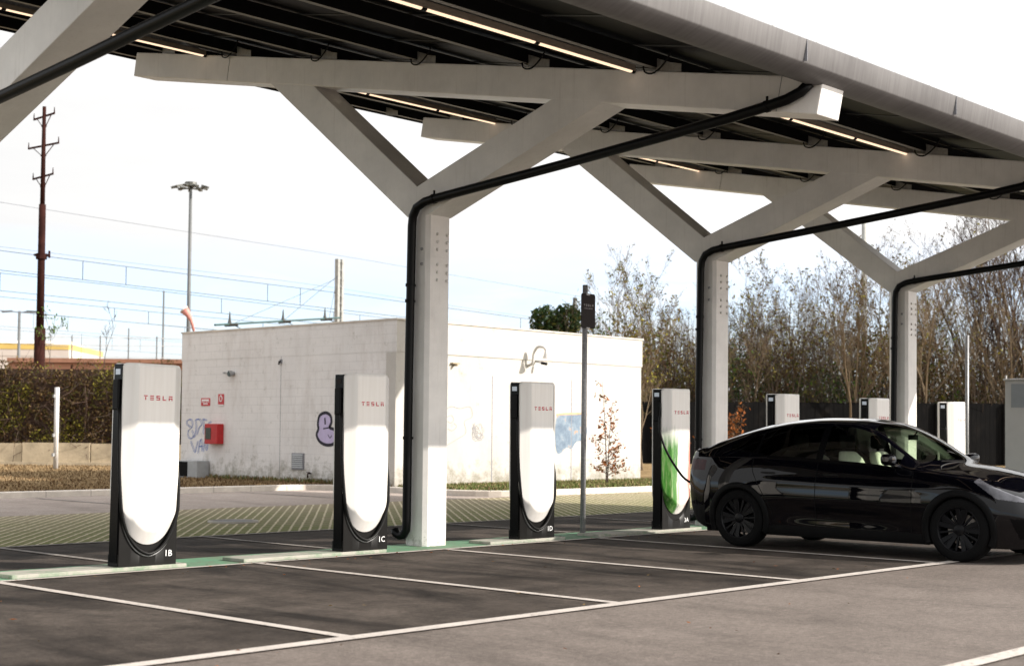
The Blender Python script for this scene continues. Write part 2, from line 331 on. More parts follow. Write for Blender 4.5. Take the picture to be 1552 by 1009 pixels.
# ------------------------------------------------------------------ mesh builder
class MB:
    def __init__(s): s.v = []; s.f = []; s.m = []
    def add(s, vs, fs, mi=0):
        o = len(s.v); s.v.extend([tuple(p) for p in vs]); s.f.extend([tuple(i + o for i in f) for f in fs]); s.m.extend([mi] * len(fs)); return s
    def box(s, x0, x1, y0, y1, z0, z1, mi=0):
        v = [(x, y, z) for z in (z0, z1) for y in (y0, y1) for x in (x0, x1)]
        return s.add(v, [(0, 2, 3, 1), (4, 5, 7, 6), (0, 1, 5, 4), (2, 6, 7, 3), (0, 4, 6, 2), (1, 3, 7, 5)], mi)
    def beam(s, p0, p1, w, h, up=(0, 0, 1), mi=0):
        p0, p1 = Vector(p0), Vector(p1); d = (p1 - p0).normalized(); a = d.cross(Vector(up)).normalized(); b = a.cross(d)
        v = [p + a * (w / 2 * i) + b * (h / 2 * j) for p in (p0, p1) for i, j in ((-1, -1), (1, -1), (1, 1), (-1, 1))]
        return s.add(v, [(0, 1, 2, 3), (7, 6, 5, 4), (0, 4, 5, 1), (1, 5, 6, 2), (2, 6, 7, 3), (3, 7, 4, 0)], mi)
    def prism(s, poly, axis, a0, a1, mi=0):
        def mk(p, a):
            q = [p[0], p[1]]; q.insert(axis, a); return tuple(q)
        n = len(poly); v = [mk(p, a0) for p in poly] + [mk(p, a1) for p in poly]
        f = [tuple(range(n)), tuple(range(2 * n - 1, n - 1, -1))] + [(i, (i + 1) % n + 0, (i + 1) % n + n, i + n)[::-1] for i in range(n)]
        return s.add(v, f, mi)
    def tube(s, pts, r, n=8, mi=0, cap=True):
        pts = [Vector(p) for p in pts]; k = len(pts); rs = r if isinstance(r, (list, tuple)) else [r] * k
        v = []; prev = None
        for i, p in enumerate(pts):
            d = (pts[min(i + 1, k - 1)] - pts[max(i - 1, 0)]).normalized()
            if prev is None:
                a = d.orthogonal().normalized()
            else:
                a = (prev - d * prev.dot(d)); a = a.normalized() if a.length > 1e-6 else d.orthogonal().normalized()
            prev = a; b = d.cross(a)
            v += [p + (a * math.cos(2 * PI * j / n) + b * math.sin(2 * PI * j / n)) * rs[i] for j in range(n)]
        f = [(i * n + j, i * n + (j + 1) % n, (i + 1) * n + (j + 1) % n, (i + 1) * n + j) for i in range(k - 1) for j in range(n)]
        if cap: f += [tuple(range(n - 1, -1, -1)), tuple(range((k - 1) * n, k * n))]
        return s.add(v, f, mi)
    def disc(s, c, nrm, r, h, n=16, mi=0): 
        c = Vector(c); nrm = Vector(nrm).normalized(); return s.tube([c - nrm * h / 2, c + nrm * h / 2], r, n, mi)
    def ribbon(s, pts, w, nrm, lift, mi=0):     # flat painted stroke lying on a wall
        nrm = Vector(nrm); P_ = [Vector(p) + nrm * lift for p in pts]; v = []
        for i, p in enumerate(P_):
            d = (P_[min(i + 1, len(P_) - 1)] - P_[max(i - 1, 0)]).normalized(); a = d.cross(nrm).normalized() * w / 2
            v += [p - a, p + a]
        return s.add(v, [(2 * i, 2 * i + 1, 2 * i + 3, 2 * i + 2) for i in range(len(P_) - 1)], mi)
    def build(s, name, mats, parent=None, org=(0, 0, 0), smooth=False, bevel=0, bseg=2, autos=False):
        me = bpy.data.meshes.new(name)
        o3 = Vector(org); me.from_pydata([tuple(Vector(p) - o3) for p in s.v], [], s.f)
        if not isinstance(mats, (list, tuple)): mats = [mats]
        for m in mats: me.materials.append(m)
        me.polygons.foreach_set('material_index', s.m)
        if smooth or autos: me.polygons.foreach_set('use_smooth', [True] * len(s.f))
        if autos:
            try: me.set_sharp_from_angle(angle=rad(35))
            except Exception: pass
        me.update(); o = bpy.data.objects.new(name, me); COL.objects.link(o)
        if parent is not None: o.parent = parent
        else: o.location = o3
        if bevel:
            b = o.modifiers.new('bevel', 'BEVEL'); b.width = bevel; b.segments = bseg; b.limit_method = 'ANGLE'; b.angle_limit = rad(40)
        return o
def thing(name, label, cat, loc=(0, 0, 0), group=None, rot=None):
    o = bpy.data.objects.new(name, None); COL.objects.link(o); o.location = loc; o.empty_display_size = .2
    if rot: o.rotation_euler = rot
    o['label'] = label; o['category'] = cat
    if group: o['group'] = group
    return o
def tag(o, label=None, cat=None, group=None, kind=None):
    if label: o['label'] = label
    if cat: o['category'] = cat
    if group: o['group'] = group
    if kind: o['kind'] = kind
    return o
def copy_tree(o, parent=None):
    c = o.copy(); COL.objects.link(c)
    if parent is not None: c.parent = parent
    for ch in [x for x in kids.get(o.name, [])]: copy_tree(ch, c)
    return c
kids = {}
def index_kids():
    kids.clear()
    for o in bpy.data.objects:
        if o.parent: kids.setdefault(o.parent.name, []).append(o)
def text(s, size, name='lettering', ext=.001):
    cu = bpy.data.curves.new(name, 'FONT'); cu.body = s; cu.size = size; cu.extrude = ext; cu.resolution_u = 2
    ob = bpy.data.objects.new(name, cu); me = bpy.data.meshes.new_from_object(ob)
    v = [tuple(p.co) for p in me.vertices]; f = [tuple(p.vertices) for p in me.polygons]
    bpy.data.objects.remove(ob); return v, f
def bez(p0, p1, p2, n=8): return [tuple((1 - t) ** 2 * a + 2 * t * (1 - t) * b + t * t * c for a, b, c in zip(p0, p1, p2)) for t in [i / n for i in range(n + 1)]]
def smoothpts(pts, n=6, closed=False):
    P_ = [Vector(p) for p in pts]; out = []; k = len(P_)
    for i in range(k if closed else k - 1):
        g = (lambda j: P_[j % k]) if closed else (lambda j: P_[max(0, min(k - 1, j))])
        a, b, c, d = g(i - 1), g(i), g(i + 1), g(i + 2)
        for j in range(n):
            t = j / n; out.append(.5 * ((2 * b) + (c - a) * t + (2 * a - 5 * b + 4 * c - d) * t * t + (3 * b - a - 3 * c + d) * t ** 3))
    out.append(P_[0] if closed else P_[-1]); return out

def leafquad(b, r, p, s, mi):
    a = Vector((r.gauss(0, 1), r.gauss(0, 1), r.gauss(0, .8))).normalized(); c = a.orthogonal().normalized(); q = a.cross(c); an = r.uniform(0, PI); u = c * math.cos(an) + q * math.sin(an); v_ = a.cross(u)
    p = Vector(p); b.add([p - u * s, p - v_ * s * .45, p + u * s, p + v_ * s * .45], [(0, 1, 2, 3)], mi)
# ------------------------------------------------------------------ camera
cam = bpy.data.cameras.new('camera'); co_ = bpy.data.objects.new('camera', cam); COL.objects.link(co_); S.camera = co_
r_ = Vector((.68039666, -.73278047, .00965231)); u_ = Vector((-.02945661, -.01418573, .99946539)); f_ = Vector((.7322518, .68031724, .03123716))
mt = Matrix((r_, u_, -f_)).transposed().to_4x4(); mt.translation = Vector((0, 0, 1.3844)); co_.matrix_world = mt
cam.sensor_width = 36; cam.lens = 2219.87 / 1552 * 36; cam.shift_y = (584.92 - 504.5) / 1552; cam.clip_end = 3000; cam.clip_start = .1
cam.dof.use_dof = True; cam.dof.focus_distance = 17.0; cam.dof.aperture_fstop = 2.4

# ------------------------------------------------------------------ light
SUN = Vector((1.0, -1.54, 1.0)).normalized()
w = bpy.data.worlds.new('World'); S.world = w; w.use_nodes = True; t = w.node_tree; t.nodes.clear()
wo = t.nodes.new('ShaderNodeOutputWorld'); bg = t.nodes.new('ShaderNodeBackground'); t.links.new(bg.outputs[0], wo.inputs[0])
sky = t.nodes.new('ShaderNodeTexSky'); sky.sky_type = 'NISHITA'; sky.sun_disc = False
sky.sun_elevation = math.asin(SUN.z); sky.sun_rotation = math.atan2(SUN.x, SUN.y); sky.air_density = 1.0; sky.dust_density = 1.5
tc = t.nodes.new('ShaderNodeTexCoord'); sp = t.nodes.new('ShaderNodeSeparateXYZ'); t.links.new(tc.outputs['Generated'], sp.inputs[0])
z = sp.outputs[2]
mp = N(t, 'Mapping'); mp.inputs['Scale'].default_value = (1, 1, 4.5); t.links.new(tc.outputs['Generated'], mp.inputs[0])
cn = noise(t, mp.outputs[0], 2.6, 7, .55, .4); cn2 = noise(t, mp.outputs[0], 9, 6, .6, .3)
zz = mth(t, 'ADD', z, mth(t, 'MULTIPLY', mth(t, 'SUBTRACT', cn, .5), .055))
deck = ramp(t, mth(t, 'MULTIPLY', zz, 4), [(.32, (0,) * 3), (.50, (1,) * 3)])     # cloud deck above ~6 degrees
puff = ramp(t, mth(t, 'ADD', mth(t, 'MULTIPLY', cn, .5), mth(t, 'MULTIPLY', cn2, .5)), [(.44, (.18,) * 3), (.62, (.9,) * 3)])
cl = mth(t, 'MAXIMUM', deck, puff)
# brighter clouds on the sun's side
vd = N(t, 'VectorMath', operation='DOT_PRODUCT'); t.links.new(tc.outputs['Generated'], vd.inputs[0]); vd.inputs[1].default_value = SUN
sb = mth(t, 'POWER', mth(t, 'MAXIMUM', mth(t, 'MULTIPLY_ADD', vd.outputs['Value'], .5, .5), 0), 3.0)
cb = mth(t, 'MULTIPLY_ADD', sb, 8.5, 4.3)
shade = ramp(t, cn2, [(.32, (.955, .95, .95)), (.66, (1, .995, .985))])
ccol = N(t, 'VectorMath', operation='SCALE'); t.links.new(shade, ccol.inputs[0]); t.links.new(cb, ccol.inputs['Scale'])
blue = N(t, 'VectorMath', operation='MULTIPLY'); t.links.new(sky.outputs[0], blue.inputs[0]); blue.inputs[1].default_value = (1.22, 1.28, 1.60)
t.links.new(mix(t, cl, blue.outputs[0], ccol.outputs[0]), bg.inputs[0]); bg.inputs[1].default_value = .10
sl = bpy.data.lights.new('sun', 'SUN'); sl.energy = 3.3; sl.angle = rad(.55); sl.color = (1, .93, .84)
so = bpy.data.objects.new('sun', sl); COL.objects.link(so); so.rotation_euler = SUN.to_track_quat('Z', 'Y').to_euler(); so.location = (0, 0, 30)
S.view_settings.view_transform = 'Standard'; S.view_settings.look = 'None'; S.view_settings.exposure = 1.13; S.view_settings.gamma = 1

# ------------------------------------------------------------------ ground
def sheet(name, x0, x1, y0, y1, z, m):
    o = MB().add([(x0, y0, z), (x1, y0, z), (x1, y1, z), (x0, y1, z)], [(0, 1, 2, 3)]).build(name, m); return tag(o, kind='structure')
sheet('ground', -700, 900, -400, 1200, -.03, M['field'])
sheet('road', -60, 95, -40, 26.6, 0, M['asph_lane'])
sheet('parking_bay_surface', -20, 28.5, 7.44, 15.72, .004, M['asph_bay'])
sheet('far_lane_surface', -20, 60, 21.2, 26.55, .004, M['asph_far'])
sheet('grass_paving', -20, 60, 15.72, 21.2, .004, M['paver'])
sheet('green_strip', -12, 28.3, 12.28, 13.15, .008, M['green_line'])
def line(x0, x1, y0, y1, m='line', z=.012): return sheet('road_marking', x0, x1, y0, y1, z, M[m])
line(-12, 28.4, 7.36, 7.50)                       # front line of the bays
line(-12, 28.4, 12.22, 12.31)                     # line along the green strip
line(-12, 28.4, 15.66, 15.76, 'line_faint')
X0 = [.85, 3.68, 6.46, 9.33, 12.06, 14.86, 17.7, 20.5, 23.3, 26.2]
for x in X0: line(x - .05, x + .05, 7.50, 12.25)
for x in [5.2, 8.3, 11.1, 15.4, 18.3, 21.2]:       # bays behind the chargers
    sheet('road_marking', x - .05, x + .05, 13.2, 15.66, .012, M['line_faint'])
for x in (14.62, 19.5): line(x - .05, x + .05, 21.6, 26.2, 'line_faint')
line(-20, 60, 3.96, 4.10)
# verge: kerb line with two rounded corners
def arc(cx, cy, r, a0, a1, n=8): return [(cx + r * math.cos(rad(a0 + (a1 - a0) * i / n)), cy + r * math.sin(rad(a0 + (a1 - a0) * i / n))) for i in range(n + 1)]
inner = [(-60, 26.5)] + arc(20.9, 25.2, 1.3, 90, 0) + arc(23.6, 22.65, 1.4, 180, 270) + [(95, 21.25)]
def offset(pl, d):
    out = []
    for i, p in enumerate(pl):
        a = Vector(pl[max(0, i - 1)]); b = Vector(pl[min(len(pl) - 1, i + 1)]); t_ = (b - a).normalized(); n_ = Vector((-t_.y, t_.x)); out.append(tuple(Vector(p) + n_ * d))
    return out
outer = offset(inner, .15)
kb = MB(); n = len(inner)
for a, b, c, d in zip(inner, inner[1:], outer[1:], outer):
    L_ = (Vector(b) - Vector(a)).length; 
kv = [(x, y, -.02) for x, y in inner] + [(x, y, .115) for x, y in inner] + [(x, y, .13) for x, y in offset(inner, .02)] + [(x, y, .13) for x, y in outer] + [(x, y, -.02) for x, y in outer]
kf = [(r * n + i, r * n + i + 1, (r + 1) * n + i + 1, (r + 1) * n + i) for r in range(4) for i in range(n - 1)]
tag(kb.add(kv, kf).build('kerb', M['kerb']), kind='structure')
vb = [(x, y, .11) for x, y in offset(inner, .12)]
iv = [p for p in vb if p[0] > 22]     # split: dry verge (left) and green verge (right)
vp = vb + [(95, 120, .11), (-60, 120, .11)]
tag(MB().add(vp, [tuple(range(len(vp)))]).build('verge', M['dry_grass']), kind='structure')
gv = [(22.36, 24.5, .116), (22.36, 22.65, .116)] + [(x, y, .116) for x, y in arc(23.6, 22.65, 1.24, 180, 270)] + [(60, 21.41, .116), (60, 24.5, .116)]
tag(MB().add(gv, [tuple(range(len(gv)))]).build('green_verge', M['green_grass']), kind='structure')
rnd = random.Random(5)
def blades(name, n, region, h, m, seed, wd=.012):
    r = random.Random(seed); b = MB()
    for _ in range(n):
        x, y, z0 = region(r); a = r.uniform(0, 2 * PI); hh = h * r.uniform(.4, 1.3); le = r.uniform(-.6, .6) * hh; dx, dy = math.cos(a) * wd, math.sin(a) * wd
        b.add([(x - dx, y - dy, z0), (x + dx, y + dy, z0), (x + le, y + r.uniform(-.5, .5) * hh, z0 + hh)], [(0, 1, 2)], r.randrange(len(m)))
    return tag(b.build(name, m), kind='stuff')
blades('dry_grass', 30000, lambda r: (r.uniform(12, 29), 26.7 + r.random() ** 1.5 * 22, .11), .055, [M['blade_dry'], M['leaf_brown'], M['blade_dry']], 1, .018)
blades('verge_grass', 26000, lambda r: (r.uniform(22.6, 42), 21.5 + r.random() ** .7 * 3.1, .116), .065, [M['blade_green'], M['blade_green'], M['blade_dry']], 2, .02)
blades('weeds', 1500, lambda r: (22.62 - abs(r.gauss(0, .06)), r.uniform(24.7, 33), .11), .12, [M['blade_green'], M['blade_dry']], 3, .02)

b = MB(); r = random.Random(17)
for _ in range(520):
    k_ = r.random()
    if k_ < .45: p = (r.uniform(4, 28), 12.2 + r.gauss(0, .35))
    elif k_ < .75: p = (r.uniform(14, 40), 21.15 - abs(r.gauss(0, .5)))
    else: p = (r.uniform(2, 20), r.uniform(5, 12))
    leafquad(b, r, (p[0], p[1], .022), r.uniform(.012, .034), r.randrange(3))
for v_i, v_ in enumerate(b.v): b.v[v_i] = (v_[0], v_[1], max(.013, .016 + (v_[2] - .022) * .3))
tag(b.build('leaf_litter', [M['leaf_brown'], M['leaf_tan'], M['leaf_orange']]), kind='stuff')
# concrete pads under the chargers
PADS = [(.9, 2.8), (3.75, 5.6), (6.68, 8.56), (9.26, 11.25), (12.95, 14.35), (15.02, 17.35), (18.7, 20.5), (21.6, 23.4), (24.6, 26.2)]
for i, (a, b) in enumerate(PADS):
    p = MB().box(a, b, 12.365, 12.74, .006, .044).build('concrete_pad', M['concrete_green'], bevel=.008)
    tag(p, 'low pale concrete pad on the green strip under a charging post', 'concrete pad', 'concrete pads under the charging posts')
MB_ = MB().box(12.62, 12.95, 12.40, 12.62, .008, .055)

# ------------------------------------------------------------------ Y frames
SL = .1905
def rl(y, off=0.0): return 4.78 + SL * (y - 7.24) + off
CH = math.cos(math.atan(SL))
def yframe():
    R = thing('steel_y_frame', 'x', 'support frame', (0, 0, 0), 'white Y-shaped steel frames holding the canopy')
    c = MB(); ch = .045
    poly = [(0 + ch, 12.68), (.40 - ch, 12.68), (.40, 12.68 + ch), (.40, 13.05 - ch), (.40 - ch, 13.05), (ch, 13.05), (0, 13.05 - ch), (0, 12.68 + ch)]
    c.prism(poly, 2, -.01, 3.478); c.prism(poly, 2, 3.484, 4.0)
    pin = [(x * .97 + .006, (y - 12.865) * .97 + 12.865) for x, y in poly]; c.prism(pin, 2, 3.47, 3.49)
    c.build('column', M['steel_white'], R, autos=True)
    a = MB().prism([(12.90, 3.97), (13.053, 3.985), (15.80, 6.06), (14.93, 5.92), (12.885, 4.345), (12.80, 4.20)], 0, .004, .396)
    a.build('arm', M['steel_white'], R, bevel=.008)
    a = MB().prism([(12.677, 3.985), (12.92, 3.95), (12.96, 4.29), (12.87, 4.351), (10.68, 5.10), (9.955, 4.955)], 0, .002, .398)
    a.build('arm', M['steel_white'], R, bevel=.008)
    b = MB(); y0, y1 = 7.27, 19.05; d = .355
    ty = SL
    b.prism([(y0, rl(y0)), (y1, rl(y1)), (y1 + .07, rl(y1) - d * .98), (y0 + .07, rl(y0) - d * .98)], 0, 0, .40)
    b.build('beam', M['steel_white'], R, bevel=.012)
    for ys in (7.73, 16.7):
        MB().beam((-.0015, ys, rl(ys) - .004), (-.0015, ys + .065, rl(ys) - d + .012), .004, .006, (1, 0, 0)).build('weld_seam', M['grille'], R)
    for ys, zs in ((12.68, 0),):
        for bx in (.16, .32):
            for bz in (3.575, 3.67, 3.765, 3.395, 3.30, 3.205):
                m = MB(); m.tube([(bx, 12.683, bz), (bx, 12.668, bz), (bx, 12.660, bz)], [.021, .019, .008], 10); m.build('bolt', M['steel_white'], R, smooth=True)
    for bz in (3.575, 3.395):
        m = MB(); m.tube([(.004, 12.78, bz), (-.012, 12.78, bz), (-.020, 12.78, bz)], [.021, .019, .008], 10); m.build('bolt', M['galv'], R, smooth=True)
    return R
FX = [6.22, 12.14, 18.09, 24.06]
YL = ['white Y-shaped steel frame at the top left whose column is out of the picture', 'nearest white Y-shaped steel frame whose column stands between posts 1C and 1D',
      'second white Y-shaped steel frame with its column behind the tail of the black car', 'farthest white Y-shaped steel frame with its column behind the roof of the black car']
fr = yframe(); index_kids(); fr.location.x = FX[0]; fr['label'] = YL[0]
for x, l in zip(FX[1:], YL[1:]):
    c = copy_tree(fr); c.location.x = x; c['label'] = l

# ------------------------------------------------------------------ roof
RX0, RX1 = 4.7, 27.4
roof = thing('solar_roof', 'tilted roof of black solar panels on steel rails with a grey metal gutter edge', 'canopy roof', (RX0, 7.2, 4.8))
RO = (RX0, 7.2, 4.8)
PUR = [7.62, 9.30, 11.12, 12.95, 14.78, 16.60, 18.42, 20.1]
for y in PUR:
    zb = rl(y, .035)
    m = MB()
    m.box(RX0, RX1, y - .02, y + .040, zb, zb + .012, 0); m.box(RX0, RX1, y - .028, y - .0205, zb, zb + .155, 1); m.box(RX0, RX1, y - .02, y + .04, zb + .1433, zb + .155, 1)
    m.build('purlin', [M['purlin'], M['web']], roof, RO)
    for x in FX:
        b = MB(); 
        b.prism([(y - .34, rl(y - .34) - .01), (y - .02, rl(y - .02) - .01), (y - .02, rl(y - .02) + .14), (y - .20, rl(y - .2) + .10), (y - .34, rl(y - .34) + .09)], 0, x + .02, x + .03)
        b.box(x + .028, x + .16, y - .06, y - .045, rl(y) - .01, rl(y) + .12)
        b.build('bracket', M['bracket'], roof, RO)
for x in FX[1:]:
    for y in (9.27, 11.0, 12.84, 14.75, 16.71):
        zc = rl(y) + .07
        pts = smoothpts([(x - .03, y - .22, zc + .10), (x - .04, y - .16, zc + .0), (x - .05, y - .02, zc - .10), (x - .05, y + .11, zc - .07), (x - .03, y + .14, zc + .06)], 4)
        MB().tube(pts, .010, 6).build('cable_loop', M['rubber'], roof, RO, smooth=True)
ncol = 16; pw = (RX1 - RX0) / ncol; nrow = 6; ph = (20.5 - 7.25) / nrow
pm = None
for i in range(ncol):
    for j in range(nrow):
        x0 = RX0 + i * pw; y0 = 7.25 + j * ph
        o = None
        if pm is None:
            b = MB(); L_ = ph / CH - .02; W_ = pw - .014; fz = .03
            b.add([(.02, .02, .008), (W_ - .02, .02, .008), (W_ - .02, L_ - .02, .008), (.02, L_ - .02, .008), (0, 0, fz), (W_, 0, fz), (W_, L_, fz), (0, L_, fz)], [(3, 2, 1, 0), (4, 5, 6, 7)], 0)
            for q in ((0, W_, 0, .02), (0, W_, L_ - .02, L_), (0, .02, .0201, L_ - .0201), (W_ - .02, W_, .0201, L_ - .0201)): b.box(q[0], q[1], q[2], q[3], 0, fz - .001, 1)
            o = b.build('solar_panel', [M['panel'], M['alu']], roof); pm = o.data
        else:
            o = bpy.data.objects.new('solar_panel', pm); COL.objects.link(o); o.parent = roof
        o.location = Vector((x0 + .007, y0, rl(y0, .2))) - Vector(RO); o.rotation_euler = (math.atan(SL), 0, 0)
g = MB()
prof = [(7.26, 5.015), (7.11, 5.010), (7.095, 4.995), (7.125, 4.80), (7.135, 4.785), (7.30, 4.715), (7.40, 4.72), (7.42, 4.78), (7.40, 4.78), (7.385, 4.735), (7.305, 4.73), (7.15, 4.795), (7.14, 4.80), (7.112, 4.985), (7.26, 4.995)]
g.prism(prof[::-1], 0, RX0 - .1, RX1 + .1); g.build('gutter', M['gutter'], roof, RO, autos=True)
for x in np.arange(RX0 + .9, RX1, 2.98): MB().box(x - .0025, x + .0025, 7.09, 7.13, 4.80, 5.0).build('gutter_joint', M['grille'], roof, RO)
for x in np.arange(RX0 + .4, RX1, .74): MB().box(x - .008, x + .008, 7.11, 7.13, 5.008, 5.016).build('gutter_screw', M['bracket'], roof, RO)
g = MB(); yb = 20.5; g.box(RX0, RX1, yb, yb + .03, rl(yb, .03), rl(yb, .25)); g.build('rear_fascia', M['black_matt'], roof, RO)

# tube lights under the roof
TL = ['rear tube light left of the nearest Y frame, under the roof', 'rear tube light behind the nearest Y frame, seen above its left arm', 'small rear tube light seen behind the second Y frame',
      'long bright tube light at the top centre, above the nearest beam', 'bright tube light just below the lit end of the nearest beam', 'farthest front tube light near the right edge of the roof']
k = 0
for y in (17.28, 9.56):
    for xe in (12.12, 18.25, 24.2):
        nseg = 3; L_ = 1.53; x0 = xe - nseg * L_; zt = rl(y, -.03)
        T = thing('tube_light', TL[k], 'lamp', (x0, y, zt), 'warm tube lights under the roof'); k += 1
        MB().box(x0, xe, y - .040, y + .030, zt + .012, zt + .075).build('housing', M['lamp_body'], T, (x0, y, zt))
        MB().box(x0 + .1, xe - .1, y + .01, y + .03, zt + .0745, zt + .17).build('hanger', M['galv'], T, (x0, y, zt))
        for s_ in range(nseg):
            a = x0 + s_ * L_; MB().tube([(a + .03, y, zt + .02), (a + L_ - .03, y, zt + .02)], .026, 10).build('light_tube', M['tube'], T, (x0, y, zt), smooth=True)
            MB().tube([(a + L_ - .03, y, zt + .02), (a + L_ + .03, y, zt + .02)], .030, 10).build('joint_cap', M['black_matt'], T, (x0, y, zt), smooth=True)

# rain pipes from gutter to column
def pipe(x, label):
    T = thing('drain_pipe', label, 'drain pipe', (x - .075, 12.92, 0), 'black drain pipes on the Y frames')
    px = x - .078; 
    key = [(px, 13.12, .20), (px, 13.10, .15), (px, 13.03, .125), (px, 12.97, .135), (px, 12.92, .20), (px, 12.912, .32), (px, 12.905, 2.0), (px, 12.88, 3.85), (px, 12.865, 3.97), (px, 12.80, 4.07), (px, 12.66, 4.125), (px, 12.5, 4.145), (px, 10.5, 4.315), (px, 8.3, 4.52), (px, 7.85, 4.575), (px, 7.62, 4.61), (px, 7.47, 4.66), (px + .03, 7.39, 4.74)]
    MB().tube([(px, 13.12, .20)] + key[1:], .053, 14).build('pipe', M['pipe'], T, (x - .075, 12.92, 0), smooth=True)
    for p, d in (((px, 12.90, 2.95), (0, 0, 1)), ((px, 12.895, 3.14), (0, 0, 1)), ((px, 12.91, 1.3), (0, 0, 1)), ((px, 12.5, 4.145), (0, -1, .085)), ((px, 7.85, 4.575), (0, -1, .13))):
        m = MB().disc(p, d, .061, .035, 14); q = Vector(p)
        if d[2] == 1: m.box(px + .03, x + .01, q.y - .015, q.y + .015, q.z - .012, q.z + .012)
        else: m.box(px - .008, px + .008, q.y - .01, q.y + .01, q.z + .04, q.z + .10)
        m.build('pipe_clamp', M['black_matt'], T, (x - .075, 12.92, 0), autos=True)
pipe(FX[0], 'black drain pipe crossing the top left corner of the picture')
pipe(FX[1], 'black drain pipe down the nearest Y frame beside charging post 1C')
pipe(FX[2], 'black drain pipe down the second Y frame behind the tail of the car')
pipe(FX[3], 'black drain pipe down the farthest Y frame above the roof of the car')

# ------------------------------------------------------------------ charging posts
GW, GH, GD = .66, 1.955, .17
def letters_tesla(w, h, th):
    b = MB(); lw = w * .125; gap = (w - 5 * lw) / 4
    def bar(x0, x1, z0, z1): b.box(x0, x1, -.002, .001, z0, z1)
    x = 0; bar(x, x + lw, h - th, h); bar(x + lw / 2 - th / 2, x + lw / 2 + th / 2, 0, h - th * 1.5)
    x += lw + gap
    for zz in (0, (h - th) / 2, h - th): bar(x, x + lw, zz, zz + th)
    x += lw + gap; bar(x, x + lw, h - th, h); bar(x, x + th, h / 2, h - th); bar(x, x + lw, (h - th) / 2, (h + th) / 2); bar(x + lw - th, x + lw, th, (h - th) / 2); bar(x, x + lw, 0, th)
    x += lw + gap; bar(x, x + th, 0, h); bar(x + th, x + lw, 0, th)
    x += lw + gap; bar(x, x + lw, h - th, h); bar(x, x + th, 0, h - th * 1.8); bar(x + lw - th, x + lw, 0, h - th * 1.8); bar(x + th, x + lw - th, (h - th) / 2 - th * .3, (h + th) / 2 - th * .3)
    return b
def uy(x, dep=1.0):   # lower U outline of the shell (height above the post's foot)
    s_ = min(1, abs(x / (GW / 2))); return .19 + .52 * (1 - math.sqrt(max(0, 1 - s_ ** 2.15)))
def shell_part(yf, sgn):
    nx, nz = 44, 90; v = []; f = []
    for j in range(nz + 1):
        for i in range(nx + 1):
            s_ = -1 + 2 * i / nx; x = s_ * GW / 2 * .998; x = math.copysign(GW / 2 - .125, x) if abs(abs(x) - (GW / 2 - .125)) < .0076 else x; zb = uy(x); zt = GH - .035 * max(0, abs(s_) - .86) ** 2 / .02
            z_ = zb + (zt - zb) * (j / nz)
            de = min(GW / 2 - abs(x), (z_ - zb) * .9 if z_ < .9 else 9)
            k = max(0, min(1, de / .125)); d = .012 + .085 * k
            if j == nz: d -= .012
            v.append((x, yf + sgn * d, z_))
    f = [(j * (nx + 1) + i, j * (nx + 1) + i + 1, (j + 1) * (nx + 1) + i + 1, (j + 1) * (nx + 1) + i) for j in range(nz) for i in range(nx)]
    n0 = len(v); edge = [j * (nx + 1) for j in range(nz, -1, -1)] + list(range(1, nx)) + [j * (nx + 1) + nx for j in range(nz + 1)] + [nz * (nx + 1) + i for i in range(nx - 1, 0, -1)]
    for e in edge: x, y, z_ = v[e]; v.append((x, yf - sgn * .012, z_))
    f += [(edge[i], edge[(i + 1) % len(edge)], n0 + (i + 1) % len(edge), n0 + i) for i in range(len(edge))]
    if sgn > 0: f = [q[::-1] for q in f]
    b = MB(); b.add(v, f); b.f.append(tuple(range(n0, len(v)))); b.m.append(0); return b
_sf = _sb = None
